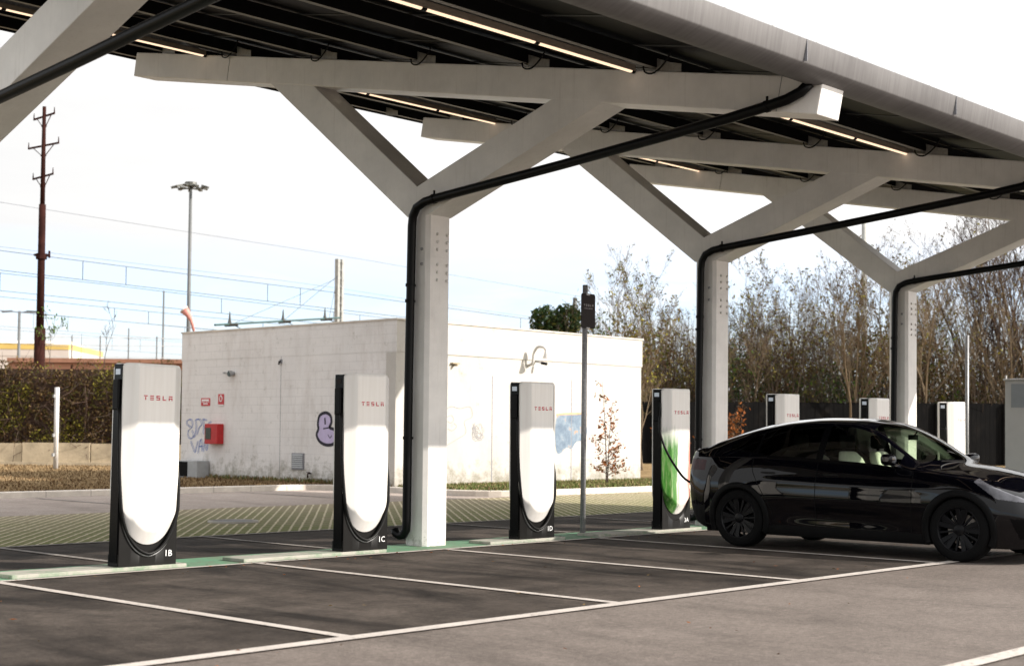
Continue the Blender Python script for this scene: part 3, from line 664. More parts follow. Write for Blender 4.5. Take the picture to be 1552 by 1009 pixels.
def charger(x, code, label, shell, tilt, y=12.41):
    global _sf, _sb
    T = thing('charging_post', label, 'charging post', (x + GW / 2, y, .06), 'charging posts under the canopy')
    # black core between the shells
    c = MB(); c.box(-GW / 2 + .004, GW / 2 - .004, 0, GD - .02, .0, GH - .03)
    c.box(-GW / 2 + .001, GW / 2 - .001, -.014, GD, -.018, .10); c.build('core', M['base_black'], T, bevel=.008)
    # black front apron below the U
    n = 40; v = []; 
    for i in range(n + 1):
        xx = -GW / 2 + .003 + (GW - .006) * i / n; zt = min(1.0, uy(xx) - .03 - .03 * (1 - abs(2 * xx / GW))); v += [(xx, -.020, -.018), (xx, -.020, max(.1, zt - .07)), (xx, .004, max(.11, zt - .02))]
    f = []
    for i in range(n): a = i * 3; f += [(a, a + 3, a + 4, a + 1), (a + 1, a + 4, a + 5, a + 2)]
    MB().add(v, f).build('apron', M['base_black'], T, autos=True)
    if _sf is None:
        o = shell_part(0, -1).build('front_shell', M['shell'], T, autos=True); _sf = o.data
        o = shell_part(GD - .02, 1).build('rear_shell', M['shell'], T, autos=True); _sb = o.data
    else:
        for nm, d in (('front_shell', _sf), ('rear_shell', _sb)):
            if nm == 'front_shell' and shell != 'shell':
                d = d.copy(); d.materials.clear(); d.materials.append(M[shell])
            o = bpy.data.objects.new(nm, d); COL.objects.link(o); o.parent = T
            if shell != 'shell' and nm == 'front_shell': o['label'] = 'front shell painted with green, white and red stripes'
    # strips, handset and screen on the near side
    s_ = MB().box(-GW / 2 - .006, -GW / 2 + .01, .004, GD - .028, .02, GH - .012); s_.build('side_panel', M['black_gloss'], T, bevel=.003)
    s_ = MB().box(-GW / 2 - .0085, -GW / 2, .035, .115, GH - .115, GH - .06)
    s_.build('screen', M['display'] if code != '1C' else M['sign_dark'], T)
    h = MB().box(-GW / 2 - .032, -GW / 2, .025, .125, GH - .46, GH - .16); h.build('plug_holder', M['black_matt'], T, bevel=.012)
    # hanging cable following the U, and the pale rim under it
    U = [(xx, uy(xx)) for xx in [GW / 2 * .999 * math.sin(a) for a in np.linspace(-PI / 2, PI / 2, 33)]]
    if shell == 'shell':
        pts = [(-GW / 2 - .018, .02, GH - .44), (-GW / 2 - .018, .0, 1.2), (-GW / 2 - .010, -.012, .86)] + [(xx * 1.0, -.034 - .012 * (1 - abs(2 * xx / GW)), zz - .045 - .045 * (1 - abs(2 * xx / GW))) for xx, zz in U[2:-2]] + [(GW / 2 + .008, -.01, .80), (GW / 2 + .010, .03, 1.0)]
        MB().tube(smoothpts(pts, 3), .0165, 8).build('cable', M['rubber'], T, smooth=True)
        pts = [(xx * .99, -.030, zz - .082 - .030 * (1 - abs(2 * xx / GW))) for xx, zz in U[3:-3]]
        MB().tube(pts, .006, 6).build('cable_tray', M['galv'], T, smooth=True)
    b = letters_tesla(.325, .045, .0095)
    b.v = [(vx - .150, vy - .0985, vz + 1.60) for vx, vy, vz in b.v]; 
    b.build('brand_lettering', M['red_text'], T)
    v, f = text(code, .088); b = MB().add([(a + .205, -.022, bz + .075) for a, bz, cz in v] if False else [(a + .185, -.0225 - cz, bz + .070) for a, bz, cz in v], f); b.build('bay_number', M['white_text'], T)
    T.rotation_euler = (0, tilt, 0)
    return T
CH_ = [(7.79, '1B', 'nearest white charging post, marked 1B, at the left', 'shell', .016), (10.62, '1C', 'white charging post marked 1C just left of the nearest column', 'shell', 0.0),
       (13.50, '1D', 'white charging post marked 1D between the nearest column and the sign pole', 'shell', -.004), (16.44, '3A', 'white charging post marked 3A with green and red paint, at the tail of the car', 'shell_decal', -.006),
       (19.34, '3B', 'white charging post just right of the second column, half hidden by the car roof', 'shell', -.004), (22.20, '3C', 'white charging post just left of the farthest column, mostly hidden by the car', 'shell', 0.0),
       (25.08, '3D', 'farthest white charging post, beside the bare grey pole above the windscreen', 'shell', -.015)]
for c in CH_: charger(*c)
# charging cable from post 3A to the car
pts = smoothpts([(16.42, 12.44, 1.83), (16.395, 12.40, 1.66), (16.34, 12.37, 1.44), (16.36, 12.28, 1.17), (16.36, 12.1, .92), (16.30, 11.85, .74), (16.40, 11.55, .66), (16.8, 11.25, .74), (17.08, 11.05, .86)], 6)
tag(MB().tube(pts, .017, 8).build('charging_cable', M['rubber'], smooth=True), 'black charging cable plugged from post 3A into the rear of the black car', 'cable')

# sign poles
def signpole(x, y, h, label, plate):
    T = thing('sign_pole', label, 'sign' if plate else 'pole', (x, y, 0))
    MB().tube([(x, y, 0), (x + .012, y, h)], .036, 12).build('pole', M['galv'], T, (x, y, 0), smooth=True)
    if plate:
        px0, px1, z0, z1 = x - .120, x + .165, 2.79, 3.26; r = .03; yy = y - .045
        pl = []
        for cx, cz, a0 in ((px1 - r, z1 - r, 0), (px0 + r, z1 - r, 90), (px0 + r, z0 + r, 180), (px1 - r, z0 + r, 270)):
            pl += [(cx + r * math.cos(rad(a0 + 15 * i)), cz + r * math.sin(rad(a0 + 15 * i))) for i in range(7)]
        p = MB().prism(pl, 1, yy - .006, yy + .006).build('sign_plate', M['sign_dark'], T, (x, y, 0))
        b = letters_tesla(.20, .026, .005); b.v = [(vx + px0 + .045, vy + yy - .0065, vz + z0 + .300) for vx, vy, vz in b.v]; b.build('brand_lettering', M['grey_text'], T, (x, y, 0))
        v, f = text('SUPERCHARGER', .024); b = MB().add([(a + px0 + .052, yy - .0072 - cz, bz + z0 + .262) for a, bz, cz in v], f); b.build('small_lettering', M['grey_text'], T, (x, y, 0))
        for zz in (z0 + .04, z1 - .02): MB().tube([(x, y, zz - .012), (x, y, zz + .012)], .037, 12).box(x - .05, x + .05, yy, y, zz - .01, zz + .01).build('clamp', M['galv'], T, (x, y, 0))
        MB().box(x - .02, x + .05, yy - .009, yy - .002, z1 - .022, z1 + .004).box(x - .02, x + .05, yy - .009, yy - .002, z0 - .002, z0 + .014).build('plate_clip', M['galv'], T, (x, y, 0))
signpole(15.15, 12.75, 3.38, 'dark rounded sign on a galvanised pole between posts 1D and 3A', True)
signpole(27.3, 13.1, 3.38, 'bare galvanised pole without a sign beside the farthest charging post', False)

# ------------------------------------------------------------------ white service building
BX0, BX1, BY0, BY1, BH = 22.63, 31.70, 24.64, 33.05, 3.92
B = thing('service_building', 'low white flat-roofed service building with graffiti behind the charging posts', 'building', (BX0, BY0, .08)); BO = (BX0, BY0, .08)
b = MB(); b.add([(BX0, BY0, .05), (BX0, BY1, .05), (BX0, BY1, 3.2), (BX0, BY0, 3.2)], [(0, 1, 2, 3)], 0)
b.add([(BX0, BY0, .05), (BX1, BY0, .05), (BX1, BY0, 3.2), (BX0, BY0, 3.2)], [(0, 1, 2, 3)], 1)
b.add([(BX1, BY0, .05), (BX1, BY1, .05), (BX1, BY1, 3.2), (BX1, BY0, 3.2)], [(0, 1, 2, 3)], 1); b.add([(BX0, BY1, .05), (BX1, BY1, .05), (BX1, BY1, 3.2), (BX0, BY1, 3.2)], [(0, 1, 2, 3)], 1)
b.build('wall', [M['wall_block'], M['wall_plain']], B, BO)
b = MB(); e = .022
b.add([(BX0 - .004, BY0 - e, 3.19), (BX0 - .004, BY1 + e, 3.19), (BX0 - .004, BY1 + e, BH), (BX0 - .004, BY0 - e, BH)], [(0, 1, 2, 3)], 0)
b.add([(BX0 - .004, BY0 - e, 3.19), (BX1 + e, BY0 - e, 3.19), (BX1 + e, BY0 - e, BH), (BX0 - .004, BY0 - e, BH)], [(0, 1, 2, 3)], 1)
b.add([(BX1 + e, BY0 - e, 3.19), (BX1 + e, BY1 + e, 3.19), (BX1 + e, BY1 + e, BH), (BX1 + e, BY0 - e, BH)], [(0, 1, 2, 3)], 1)
b.add([(BX0 - .004, BY1 + e, 3.19), (BX1 + e, BY1 + e, 3.19), (BX1 + e, BY1 + e, BH), (BX0 - .004, BY1 + e, BH)], [(0, 1, 2, 3)], 1)
b.add([(BX0, BY0 - e, 3.19), (BX1 + e, BY0 - e, 3.19), (BX1, BY0 + .01, 3.19), (BX0, BY0 + .01, 3.19)], [(0, 1, 2, 3)], 1)
b.build('parapet', [M['wall_block'], M['wall_plain']], B, BO)
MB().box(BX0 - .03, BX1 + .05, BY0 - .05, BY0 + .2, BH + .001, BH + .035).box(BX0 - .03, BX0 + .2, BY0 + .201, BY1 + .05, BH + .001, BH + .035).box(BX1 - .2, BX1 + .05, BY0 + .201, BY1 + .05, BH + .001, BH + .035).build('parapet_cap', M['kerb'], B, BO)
MB().box(BX0 + .1, BX1 - .1, BY0 + .1, BY1 - .1, 3.6, 3.65).build('flat_roof', M['concrete'], B, BO)
MB().box(BX0 - .03, BX0 + .001, BY0 - .03, BY0 + .30, .1, 3.18).box(BX0 + .0015, BX0 + .36, BY0 - .03, BY0 + .001, .1, 3.18).build('corner_pier', M['wall_plain'], B, BO)
for x in (25.82, 28.79): MB().box(x - .013, x + .013, BY0 - .004, BY0 + .001, .1, 2.75).build('wall_joint', M['grille'], B, BO)
MB().box(BX0 - .002, BX0 + .001, 28.82, 28.835, .2, 3.3).build('wall_joint', M['grille'], B, BO)
b = MB().box(BX0 - .03, BX0 + .01, 27.87, 28.33, .42, .82, 0)
for i in range(7): b.add([(BX0 - .045, 27.9, .46 + i * .05), (BX0 - .045, 28.3, .46 + i * .05), (BX0 - .031, 28.3, .495 + i * .05), (BX0 - .031, 27.9, .495 + i * .05)], [(0, 1, 2, 3)], 1)
b.build('vent_grille', [M['grille'], M['ac_grey']], B, BO)
# graffiti painted on the walls
def spray(pts, w, m, wall='L', closed=False, name='graffiti', lift=.004, n=5):
    if wall == 'L': P3 = [(BX0, y, z) for y, z in pts]; nr = (-1, 0, 0)
    else: P3 = [(x, BY0, z) for x, z in pts]; nr = (0, -1, 0)
    return P3, nr
gb = MB()
STR = [[(32.63, 1.42), (32.80, 1.50), (32.78, 1.60), (32.62, 1.62), (32.55, 1.52), (32.60, 1.40), (32.74, 1.32), (32.72, 1.16), (32.58, 1.12), (32.50, 1.22), (32.58, 1.34)],
       [(32.46, 1.14), (32.38, 1.40), (32.42, 1.62)], [(32.42, 1.62), (32.22, 1.62), (32.14, 1.50), (32.26, 1.40), (32.34, 1.22)],
       [(32.08, 1.64), (32.04, 1.44), (32.06, 1.28), (31.92, 1.24)], [(32.10, 1.64), (31.92, 1.60)], [(32.02, 1.46), (31.92, 1.44)], [(31.88, 1.24), (31.84, 1.42), (31.80, 1.56), (31.72, 1.54)], [(31.84, 1.42), (31.74, 1.42)],
       [(32.62, 1.06), (32.52, .90), (32.42, .76), (32.38, .84), (32.30, 1.06)], [(32.28, .74), (32.22, 1.02), (32.14, 1.10), (32.10, .80)], [(32.26, .92), (32.10, .92)], [(32.04, .78), (32.00, 1.06), (31.90, .82), (31.84, 1.10)]]
for s_ in STR:
    P3, nr = spray(s_, 0, 0); 
    for off in (0, .045): gb.ribbon(smoothpts([(x, y - off, z_ + off * .4) for x, y, z_ in P3], 5), .014, nr, .004)
gb.build('graffiti', M['blue_spray'], B, BO)
bub = [(27.36, 1.55), (27.30, 1.74), (27.08, 1.81), (26.90, 1.74), (26.86, 1.58), (26.92, 1.46), (26.74, 1.40), (26.64, 1.24), (26.76, 1.08), (27.02, 1.04), (27.28, 1.12), (27.40, 1.28), (27.34, 1.42)]
pp = smoothpts([(BX0, y, z_) for y, z_ in bub], 6, True)
c0 = Vector((BX0, 27.05, 1.40)); b = MB(); vv = [tuple(c0 + Vector((-.003, 0, 0)))] + [(BX0 - .003, p.y, p.z) for p in pp[:-1]]
b.add(vv, [(0, i, i % (len(vv) - 1) + 1) for i in range(1, len(vv))]); b.build('graffiti', M['lilac_spray'], B, BO)
b = MB(); b.ribbon([(BX0, p.y + .015, p.z - .01) for p in pp], .075, (-1, 0, 0), .006); b.ribbon(smoothpts([(BX0, 27.1, 1.52), (BX0, 27.12, 1.68)], 3), .05, (-1, 0, 0), .006); b.ribbon(smoothpts([(BX0, 27.18, 1.42), (BX0, 27.0, 1.44), (BX0, 26.9, 1.46)], 3), .03, (-1, 0, 0), .006)
b.ribbon(smoothpts([(BX0, 27.0, 1.28), (BX0, 26.92, 1.20), (BX0, 26.86, 1.26)], 3), .02, (-1, 0, 0), .006); b.build('graffiti', M['black_spray'], B, BO)
b = MB(); F_ = lambda p: [(x, BY0, z_) for x, z_ in p]
for s_ in ([(24.2, 1.86), (24.40, 1.97), (24.7, 1.93), (25.05, 1.97), (25.12, 1.74), (24.86, 1.62), (24.92, 1.36), (24.62, 1.20), (24.2, 1.02)], [(24.28, 1.72), (24.42, 1.76), (24.5, 1.66), (24.4, 1.58), (24.3, 1.62)], [(24.3, 1.45), (24.45, 1.40), (24.6, 1.5), (24.5, 1.58)]):
    b.ribbon(smoothpts(F_(s_), 5), .016, (0, -1, 0), .004)
r = random.Random(8)
for _ in range(9):
    q = [(25.12 + r.random() * .42, 1.15 + r.random() * .45) for _ in range(5)]; b.ribbon(smoothpts(F_(q), 5), .010, (0, -1, 0), .004 + r.random() * .001)
b.build('graffiti', M['grey_spray'], B, BO)
b = MB(); ed = smoothpts(F_([(29.30, 1.86), (29.0, 1.84), (28.5, 1.83), (28.22, 1.80), (28.15, 1.4), (28.2, .92), (28.35, .84), (28.6, 1.0), (28.8, .96), (29.0, 1.15), (29.30, 1.18), (29.42, 1.4), (29.38, 1.6)]), 3, True)[:-1]
def muralmat():
    m, t, bb, o = nt('flaking_blue_mural'); co = coords(t, world=True); n1 = noise(t, co, 4, 6, .7)
    c = ramp(t, n1, [(.35, (.12, .165, .225)), (.5, (.17, .225, .29)), (.60, (.24, .30, .36)), (.64, (.45, .27, .16))]); t.links.new(c, bb.inputs['Base Color']); bb.inputs['Roughness'].default_value = .85; return m
M['mural'] = muralmat(); M['mural_edge'] = P('orange_mural_edge', (.60, .36, .22), .85, 0, .3, 6)
b.add([(p.x, BY0 - .003, p.z) for p in ed], [tuple(range(len(ed)))]).build('graffiti', M['mural'], B, BO)
MB().ribbon(smoothpts(F_([(29.4, 1.88), (29.0, 1.875), (28.5, 1.86), (28.2, 1.83)]), 4), .05, (0, -1, 0), .006).build('graffiti', M['mural_edge'], B, BO)

# fittings on and by the building
def wl(x0, y0, z0): return (x0, y0, z0)
T = thing('air_conditioner', 'grey outdoor cooling unit low on the left wall of the white building', 'cooling unit', (22.3, 32.2, .12)); o_ = (22.3, 32.2, .12)
MB().box(22.22, 22.60, 31.72, 32.74, .12, .56).build('casing', M['ac_grey'], T, o_, bevel=.015)
MB().box(22.209, 22.221, 32.14, 32.72, .15, .53).build('fan_grille', M['web'], T, o_, bevel=.003)
MB().box(22.25, 22.6, 31.9, 31.98, .09, .12).box(22.25, 22.6, 32.5, 32.58, .09, .12).build('foot', M['black_matt'], T, o_)
T = thing('hose_cabinet', 'red fire hose cabinet with a dark glass pane beside blue graffiti', 'hose cabinet', (22.55, 31.4, 1.0)); o_ = (22.55, 31.4, 1.0)
MB().box(22.42, 22.628, 31.15, 31.70, 1.0, 1.52).build('casing', M['red_box'], T, o_, bevel=.012)
MB().box(22.412, 22.421, 31.42, 31.66, 1.12, 1.42).build('glass_pane', M['darkwin'], T, o_, bevel=.002)
for zz in (1.06, 1.26, 1.47): MB().box(22.44, 22.60, 31.70, 31.735, zz - .025, zz + .025).build('hinge', M['post_white'], T, o_)
T = thing('fire_sign', 'wide red sign with two pale lines of print on the white wall', 'sign', (22.62, 31.95, 2.08)); o_ = (22.62, 31.95, 2.08)
MB().box(22.615, 22.628, 31.76, 32.15, 1.99, 2.19).build('plate', M['red_sign'], T, o_)
MB().box(22.612, 22.6145, 31.80, 32.11, 2.115, 2.16).box(22.612, 22.6145, 31.86, 32.05, 2.03, 2.06).box(22.612, 22.6145, 31.77, 32.14, 2.088, 2.10).build('lettering', M['white_text'], T, o_)
T = thing('hose_sign', 'small square red sign with a white hose reel emblem above the red cabinet', 'sign', (22.62, 31.28, 2.15)); o_ = (22.62, 31.28, 2.15)
MB().box(22.615, 22.628, 31.16, 31.40, 2.02, 2.29).build('plate', M['red_sign'], T, o_)
b = MB(); b.tube(smoothpts([(22.612, 31.28 + .055 * math.cos(a), 2.17 + .07 * math.sin(a)) for a in np.linspace(0, 2 * PI, 12)], 2), .012, 6); b.box(22.610, 22.6145, 31.26, 31.30, 2.22, 2.265); b.box(22.611, 22.6145, 31.17, 31.39, 1.99, 2.019); b.build('emblem', M['white_text'], T, o_)
T = thing('wall_lamp', 'small round wall lamp with a side bracket high on the left wall', 'lamp', (22.6, 30.75, 2.8)); o_ = (22.6, 30.75, 2.8)
MB().tube([(22.63, 30.75, 2.81), (22.55, 30.75, 2.81), (22.48, 30.76, 2.80)], [.05, .07, .085], 14).build('lamp_head', M['galv'], T, o_, autos=True)
MB().tube([(22.47, 30.76, 2.80), (22.478, 30.76, 2.80)], .07, 14).build('lens', M['darkwin'], T, o_)
MB().tube([(22.58, 30.78, 2.80), (22.56, 31.08, 2.83)], .014, 6).box(22.54, 22.6, 31.05, 31.11, 2.81, 2.85).build('bracket', M['galv'], T, o_)
T = thing('wall_hook', 'tiny dark fitting with a rust streak high on the left wall', 'wall fitting', (22.6, 28.82, 3.05)); o_ = (22.6, 28.82, 3.05)
MB().tube([(22.63, 28.82, 3.08), (22.56, 28.82, 3.06), (22.55, 28.82, 2.99)], .022, 8).build('hook', M['sign_dark'], T, o_, smooth=True)
MB().box(22.6, 22.628, 28.78, 28.86, 3.02, 3.12).build('back_plate', M['grille'], T, o_)
T = thing('wall_tap', 'small tap low on the left wall near the ground', 'tap', (22.6, 27.6, .3)); o_ = (22.6, 27.6, .3)
MB().tube([(22.63, 27.62, .34), (22.52, 27.60, .34), (22.50, 27.58, .24)], .02, 8).build('spout', M['rust'], T, o_, smooth=True)
MB().box(22.53, 22.55, 27.55, 27.68, .36, .375).build('handle', M['rust'], T, o_)
T = thing('gooseneck_lamp', 'curved white gooseneck lamp on the sunlit wall above post 1D', 'lamp', (27.2, 24.6, 3.1)); o_ = (27.2, 24.6, 3.1)
MB().tube(smoothpts([(27.12, 24.62, 3.05), (27.12, 24.50, 3.12), (27.12, 24.46, 3.35), (27.14, 24.36, 3.50), (27.2, 24.22, 3.50), (27.22, 24.14, 3.42)], 6), .036, 10).build('arm', M['post_white'], T, o_, smooth=True)
MB().tube([(27.22, 24.14, 3.43), (27.22, 24.13, 3.30), (27.22, 24.13, 3.22)], [.03, .07, .10], 14).build('lamp_shade', M['post_white'], T, o_, autos=True)
T = thing('security_camera', 'small dark-lensed security camera on the sunlit wall', 'camera', (27.4, 24.5, 3.1)); o_ = (27.4, 24.5, 3.1)
MB().tube([(27.38, 24.63, 3.16), (27.38, 24.50, 3.14), (27.42, 24.44, 3.12)], .02, 8).build('bracket', M['galv'], T, o_, smooth=True)
MB().tube([(27.40, 24.46, 3.12), (27.46, 24.32, 3.09)], .036, 10).build('housing', M['black_matt'], T, o_, autos=True)
T = thing('wall_bracket', 'small rusty bracket fixed at the left of the sunlit wall', 'wall fitting', (24.5, 24.6, 3.05)); o_ = (24.5, 24.6, 3.05)
MB().box(24.38, 24.62, 24.56, 24.638, 2.98, 3.01).box(24.46, 24.50, 24.5, 24.637, 2.93, 2.98).build('plate', M['terrace'], T, o_, bevel=.004)
T = thing('manhole_cover', 'dark oval manhole cover set in the grass paving', 'manhole cover', (13.2, 17.9, .005))
MB().tube([(0, 0, 0), (0, 0, .012)], [.36, .34], 28).build('cover', M['mast_grey'], T); MB().tube([(.36 * math.cos(a), .36 * math.sin(a), .008) for a in np.linspace(0, 2 * PI, 33)], .02, 6).build('ring', M['concrete'], T, smooth=True)

# ------------------------------------------------------------------ plants
def branchy(seed, H, spread=.35, nst=2, rt=.07, lean=.1, twig=1., leaves=260, lsz=.085, lm=3, base=0.0, dens=1., up=.5):
    r = random.Random(seed); tr = MB(); cr = MB(); tips = []
    def seg(path, radii, depth):
        (tr if depth < 1 else cr).tube(path, radii, 5 if depth == 0 else 3, 0, False)
    def grow(p, d, L, rr, depth):
        n = max(3, int(5 - depth * .6)); pts = [p]; rs = [rr]; dd = d.copy()
        for i in range(n):
            dd = (dd + Vector((r.gauss(0, .10), r.gauss(0, .10), r.gauss(.02, .07) + (.06 if depth else 0)))).normalized()
            p = p + dd * (L / n); pts.append(p); rs.append(max(.0055, rr * (1 - .78 * (i + 1) / n)))
        seg(pts, rs, depth)
        if depth >= 4 or L < .22: tips.extend(pts[1:]); return
        k = int((7 if depth == 0 else 5 if depth == 1 else 4 if depth == 2 else 2) * dens * r.uniform(.8, 1.25)) + (1 if depth < 3 else 0)
        for j in range(k):
            t_ = r.uniform(.28 if depth == 0 else .15, 1); ix = min(n - 1, int(t_ * n)); q = pts[ix].lerp(pts[ix + 1], t_ * n - ix)
            side = Vector((r.gauss(0, 1), r.gauss(0, 1), 0)); side = side - d * side.dot(d); side.normalize()
            a = r.uniform(.45, .95) * (1 - up * .4); nd = (d * math.cos(a) + side * math.sin(a) + Vector((0, 0, up * .4))).normalized()
            grow(q, nd, L * r.uniform(.34, .58) * (1.1 - .35 * t_), rs[ix] * .55, depth + 1)
        if depth >= 2: tips.extend(pts[2:])
    for s_ in range(nst):
        a = r.uniform(0, 2 * PI); d = Vector((math.cos(a) * lean, math.sin(a) * lean, 1)).normalized()
        grow(Vector((math.cos(a) * .12 * s_, math.sin(a) * .12 * s_, -.1)), d, H * r.uniform(.78, 1.0), rt * r.uniform(.7, 1), 0)
    for _ in range(leaves):
        p = r.choice(tips) + Vector((r.gauss(0, .07), r.gauss(0, .07), r.gauss(0, .07))); leafquad(cr, r, p, lsz * r.uniform(.5, 1.3), 1 + r.randrange(lm))
    return tr, cr
def plant(name, label, cat, loc, tr, cr, mats, group=None):
    T = thing(name, label, cat, loc, group); tr.build('trunk', mats[0], T); cr.build('crown', mats, T); return T
# wood behind the black fence: copies of a few built trees
FA, FB = Vector((46.6, 39.5, 0)), Vector((72.0, 20.3, 0)); fd = (FB - FA).normalized(); fn = Vector((-fd.y, fd.x, 0)); fn = fn if fn.dot(Vector((1, 1, 0))) > 0 else -fn
protos = []
TS = [(11, 9.6, 2, .085, 700, ('bark_pale', 'leaf_yel', 'leaf_olive', 'leaf_tan')), (12, 9.0, 3, .075, 1200, ('bark', 'leaf_yel', 'leaf_olive', 'leaf_brown')), (13, 10.4, 2, .10, 300, ('bark_red', 'leaf_brown', 'leaf_brown', 'leaf_tan')),
      (14, 8.6, 3, .07, 1700, ('bark', 'leaf_olive', 'leaf_yel', 'leaf_tan')), (15, 10.0, 3, .08, 500, ('bark_pale', 'leaf_tan', 'leaf_yel', 'leaf_brown')), (16, 10.8, 3, .09, 300, ('bark_red', 'leaf_brown', 'leaf_olive', 'leaf_brown'))]
TLB = ['slim pale-barked tree with a few yellow leaves behind the black fence', 'bushy multi-stemmed tree with yellowing leaves behind the black fence', 'bare dark reddish tree with almost no leaves behind the black fence',
       'leafy olive-green small tree behind the black fence', 'pale leafless multi-stemmed tree with tan leaf remnants behind the black fence', 'tall bare reddish multi-stemmed tree behind the black fence']
hold = Vector((0, 0, 0))
for (sd, H, ns, rt, lv, mm), lb in zip(TS, TLB):
    tr, cr = branchy(sd, H, nst=ns, rt=rt, leaves=int(lv * (.95 if 'leaf_yel' in mm[1:2] else .55)), dens=.98)
    protos.append(plant('bare_tree', lb, 'tree', (0, 0, 0), tr, cr, [M[x] for x in mm], 'trees behind the black fence'))
index_kids()
r = random.Random(77); used = set()
nT = 62
for i in range(nT):
    f = (i + r.uniform(-.3, .3)) / nT; row = [1.0, 4.5, 8.0][i % 3]; p = FA + fd * (f * (FB - FA).length * 1.0) + fn * (row + r.uniform(-.8, .8))
    if f < .26: k = [0, 3, 1, 4][r.randrange(4)]
    elif f < .55: k = [0, 1, 4, 3, 1, 0, 4][r.randrange(7)]
    else: k = [2, 5, 2, 5, 4, 1, 5][r.randrange(7)]
    o = protos[k]
    if k in used: o = copy_tree(protos[k])
    used.add(k); o.location = (p.x, p.y, 0); o.rotation_euler = (0, 0, r.uniform(0, 2 * PI)); s_ = r.uniform(.74, 1.0) * (.82 + .42 * min(1, max(0, f - .10) / .75)); s_ *= .72 if r.random() < .45 else 1; s_ *= .80 if f < .16 else 1; o.scale = (s_, s_, s_)
for k, o in enumerate(protos):
    if k not in used: p = FA + fd * 14 + fn * (3 + k); o.location = (p.x, p.y, 0)
# undergrowth along the wood's foot
b = MB(); r = random.Random(3)
for _ in range(60000):
    f = r.random()
    hm = 5.0 + 1.2 * math.sin(f * 23) * math.sin(f * 7 + 1) + .6 * math.sin(f * 61)
    p = FA + fd * (f * (FB - FA).length) + fn * r.uniform(.6, 7); zz = 1.8 + r.random() ** 1.6 * (hm - 1.8 + r.gauss(0, .6))
    cl_ = math.sin(f * 37) + math.sin(f * 13 + zz)
    mi = (r.choice([0, 0, 1, 3]) if cl_ > (.1 if zz < 4 else .9) else r.choice([1, 2, 2, 4, 1]))
    leafquad(b, r, (p.x, p.y, zz), r.uniform(.05, .13), mi)
for _ in range(3800):
    f = r.random(); p = FA + fd * (f * (FB - FA).length) + fn * r.uniform(.5, 6); q = p + Vector((r.gauss(0, .5), r.gauss(0, .5), r.uniform(2.5, 7.0))); m_ = p.lerp(q, .5) + Vector((r.gauss(0, .2), r.gauss(0, .2), 0))
    b.tube([p, m_, q], [.014, .011, .005], 3, 5, False)
tag(b.build('undergrowth', [M['leaf_dark'], M['leaf_olive'], M['leaf_brown'], M['leaf_green'], M['leaf_tan'], M['bark']]), 'tangled brambles and saplings along the foot of the wood', 'undergrowth', kind='stuff')
# black fence
T = thing('board_fence', 'tall black board fence in front of the wood', 'fence', tuple(FA)); o_ = tuple(FA); L_ = (FB - FA).length
b = MB(); nb = 150
for i in range(nb):
    a = FA + fd * (L_ * i / nb); c = FA + fd * (L_ * (i + .96) / nb); h = 2.66 + .20 * (i / nb) + rnd.uniform(-.015, .015); off = fn * rnd.uniform(0, .012)
    b.beam(a + off + Vector((0, 0, h / 2 + .05)), c + off + Vector((0, 0, h / 2 + .05)), .03, h)
b.build('boards', M['fence_black'], T, o_)
MB().beam(FA + fn * .06 + Vector((0, 0, 1.3)), FB + fn * .06 + Vector((0, 0, 1.3)), .04, 2.5).build('backing', M['fence_black'], T, o_)
for i in range(11): a = FA + fd * (L_ * i / 10) - fn * .06; MB().box(a.x - .05, a.x + .05, a.y - .05, a.y + .05, 0, 2.70 + .018 * i).build('post', M['fence_black'], T, o_)

# leafless sapling with orange leaves in front of the building and beech bushes beyond it
r = random.Random(31); tr = MB(); cr = MB()
for st in range(2):
    a0 = 2.2 + st * 2.9; pts = [Vector((.05 * st + math.cos(a0) * .10 * k * k / 30, math.sin(a0) * .06 * k * k / 30, 2.6 * (1 - .2 * st) * k / 7 - .05)) for k in range(8)]; tr.tube(pts, [.020 - .0024 * k for k in range(8)], 6)
    for _ in range(26):
        t_ = r.uniform(.08, .98); q = pts[int(t_ * 6.99)].lerp(pts[int(t_ * 6.99) + 1], t_ * 6.99 % 1); a = r.uniform(0, 2 * PI); L_ = (.70 - .55 * t_) * r.uniform(.5, 1.15)
        e_ = q + Vector((math.cos(a) * L_, math.sin(a) * L_, L_ * r.uniform(.15, .6))); m_ = q.lerp(e_, .5) + Vector((0, 0, .03)); cr.tube([q, m_, e_], [.007, .005, .003], 3, 0, False)
        for _ in range(int(4 + 20 * r.random() * (1.15 - t_))):
            p = q.lerp(e_, r.uniform(.3, 1.05)) + Vector((r.gauss(0, .035), r.gauss(0, .035), r.gauss(0, .035))); leafquad(cr, r, p, r.uniform(.028, .062), 1 + (r.random() < .3))
plant('beech_sapling', 'young beech sapling with sparse orange leaves in front of the sunlit wall', 'sapling', (28.22, 23.0, .11), tr, cr, [M['bark'], M['leaf_orange'], M['leaf_tan']])
for i, (p, lb) in enumerate((((35.1, 24.2, .1), 'orange beech bush seen just right of the second column'), ((34.1, 25.3, .1), 'orange beech bush seen just left of the second column'))):
    tr, cr = branchy(41 + i, 1.75, nst=2, rt=.02, leaves=900, lsz=.06, lm=2, dens=.8, up=.2)
    plant('beech_bush', lb, 'bush', p, tr, cr, [M['bark'], M['leaf_orange'], M['leaf_brown']])
tr, cr = branchy(51, 4.8, nst=3, rt=.06, leaves=100, lsz=.08, lm=2, dens=.8, up=.2)
r = random.Random(9)
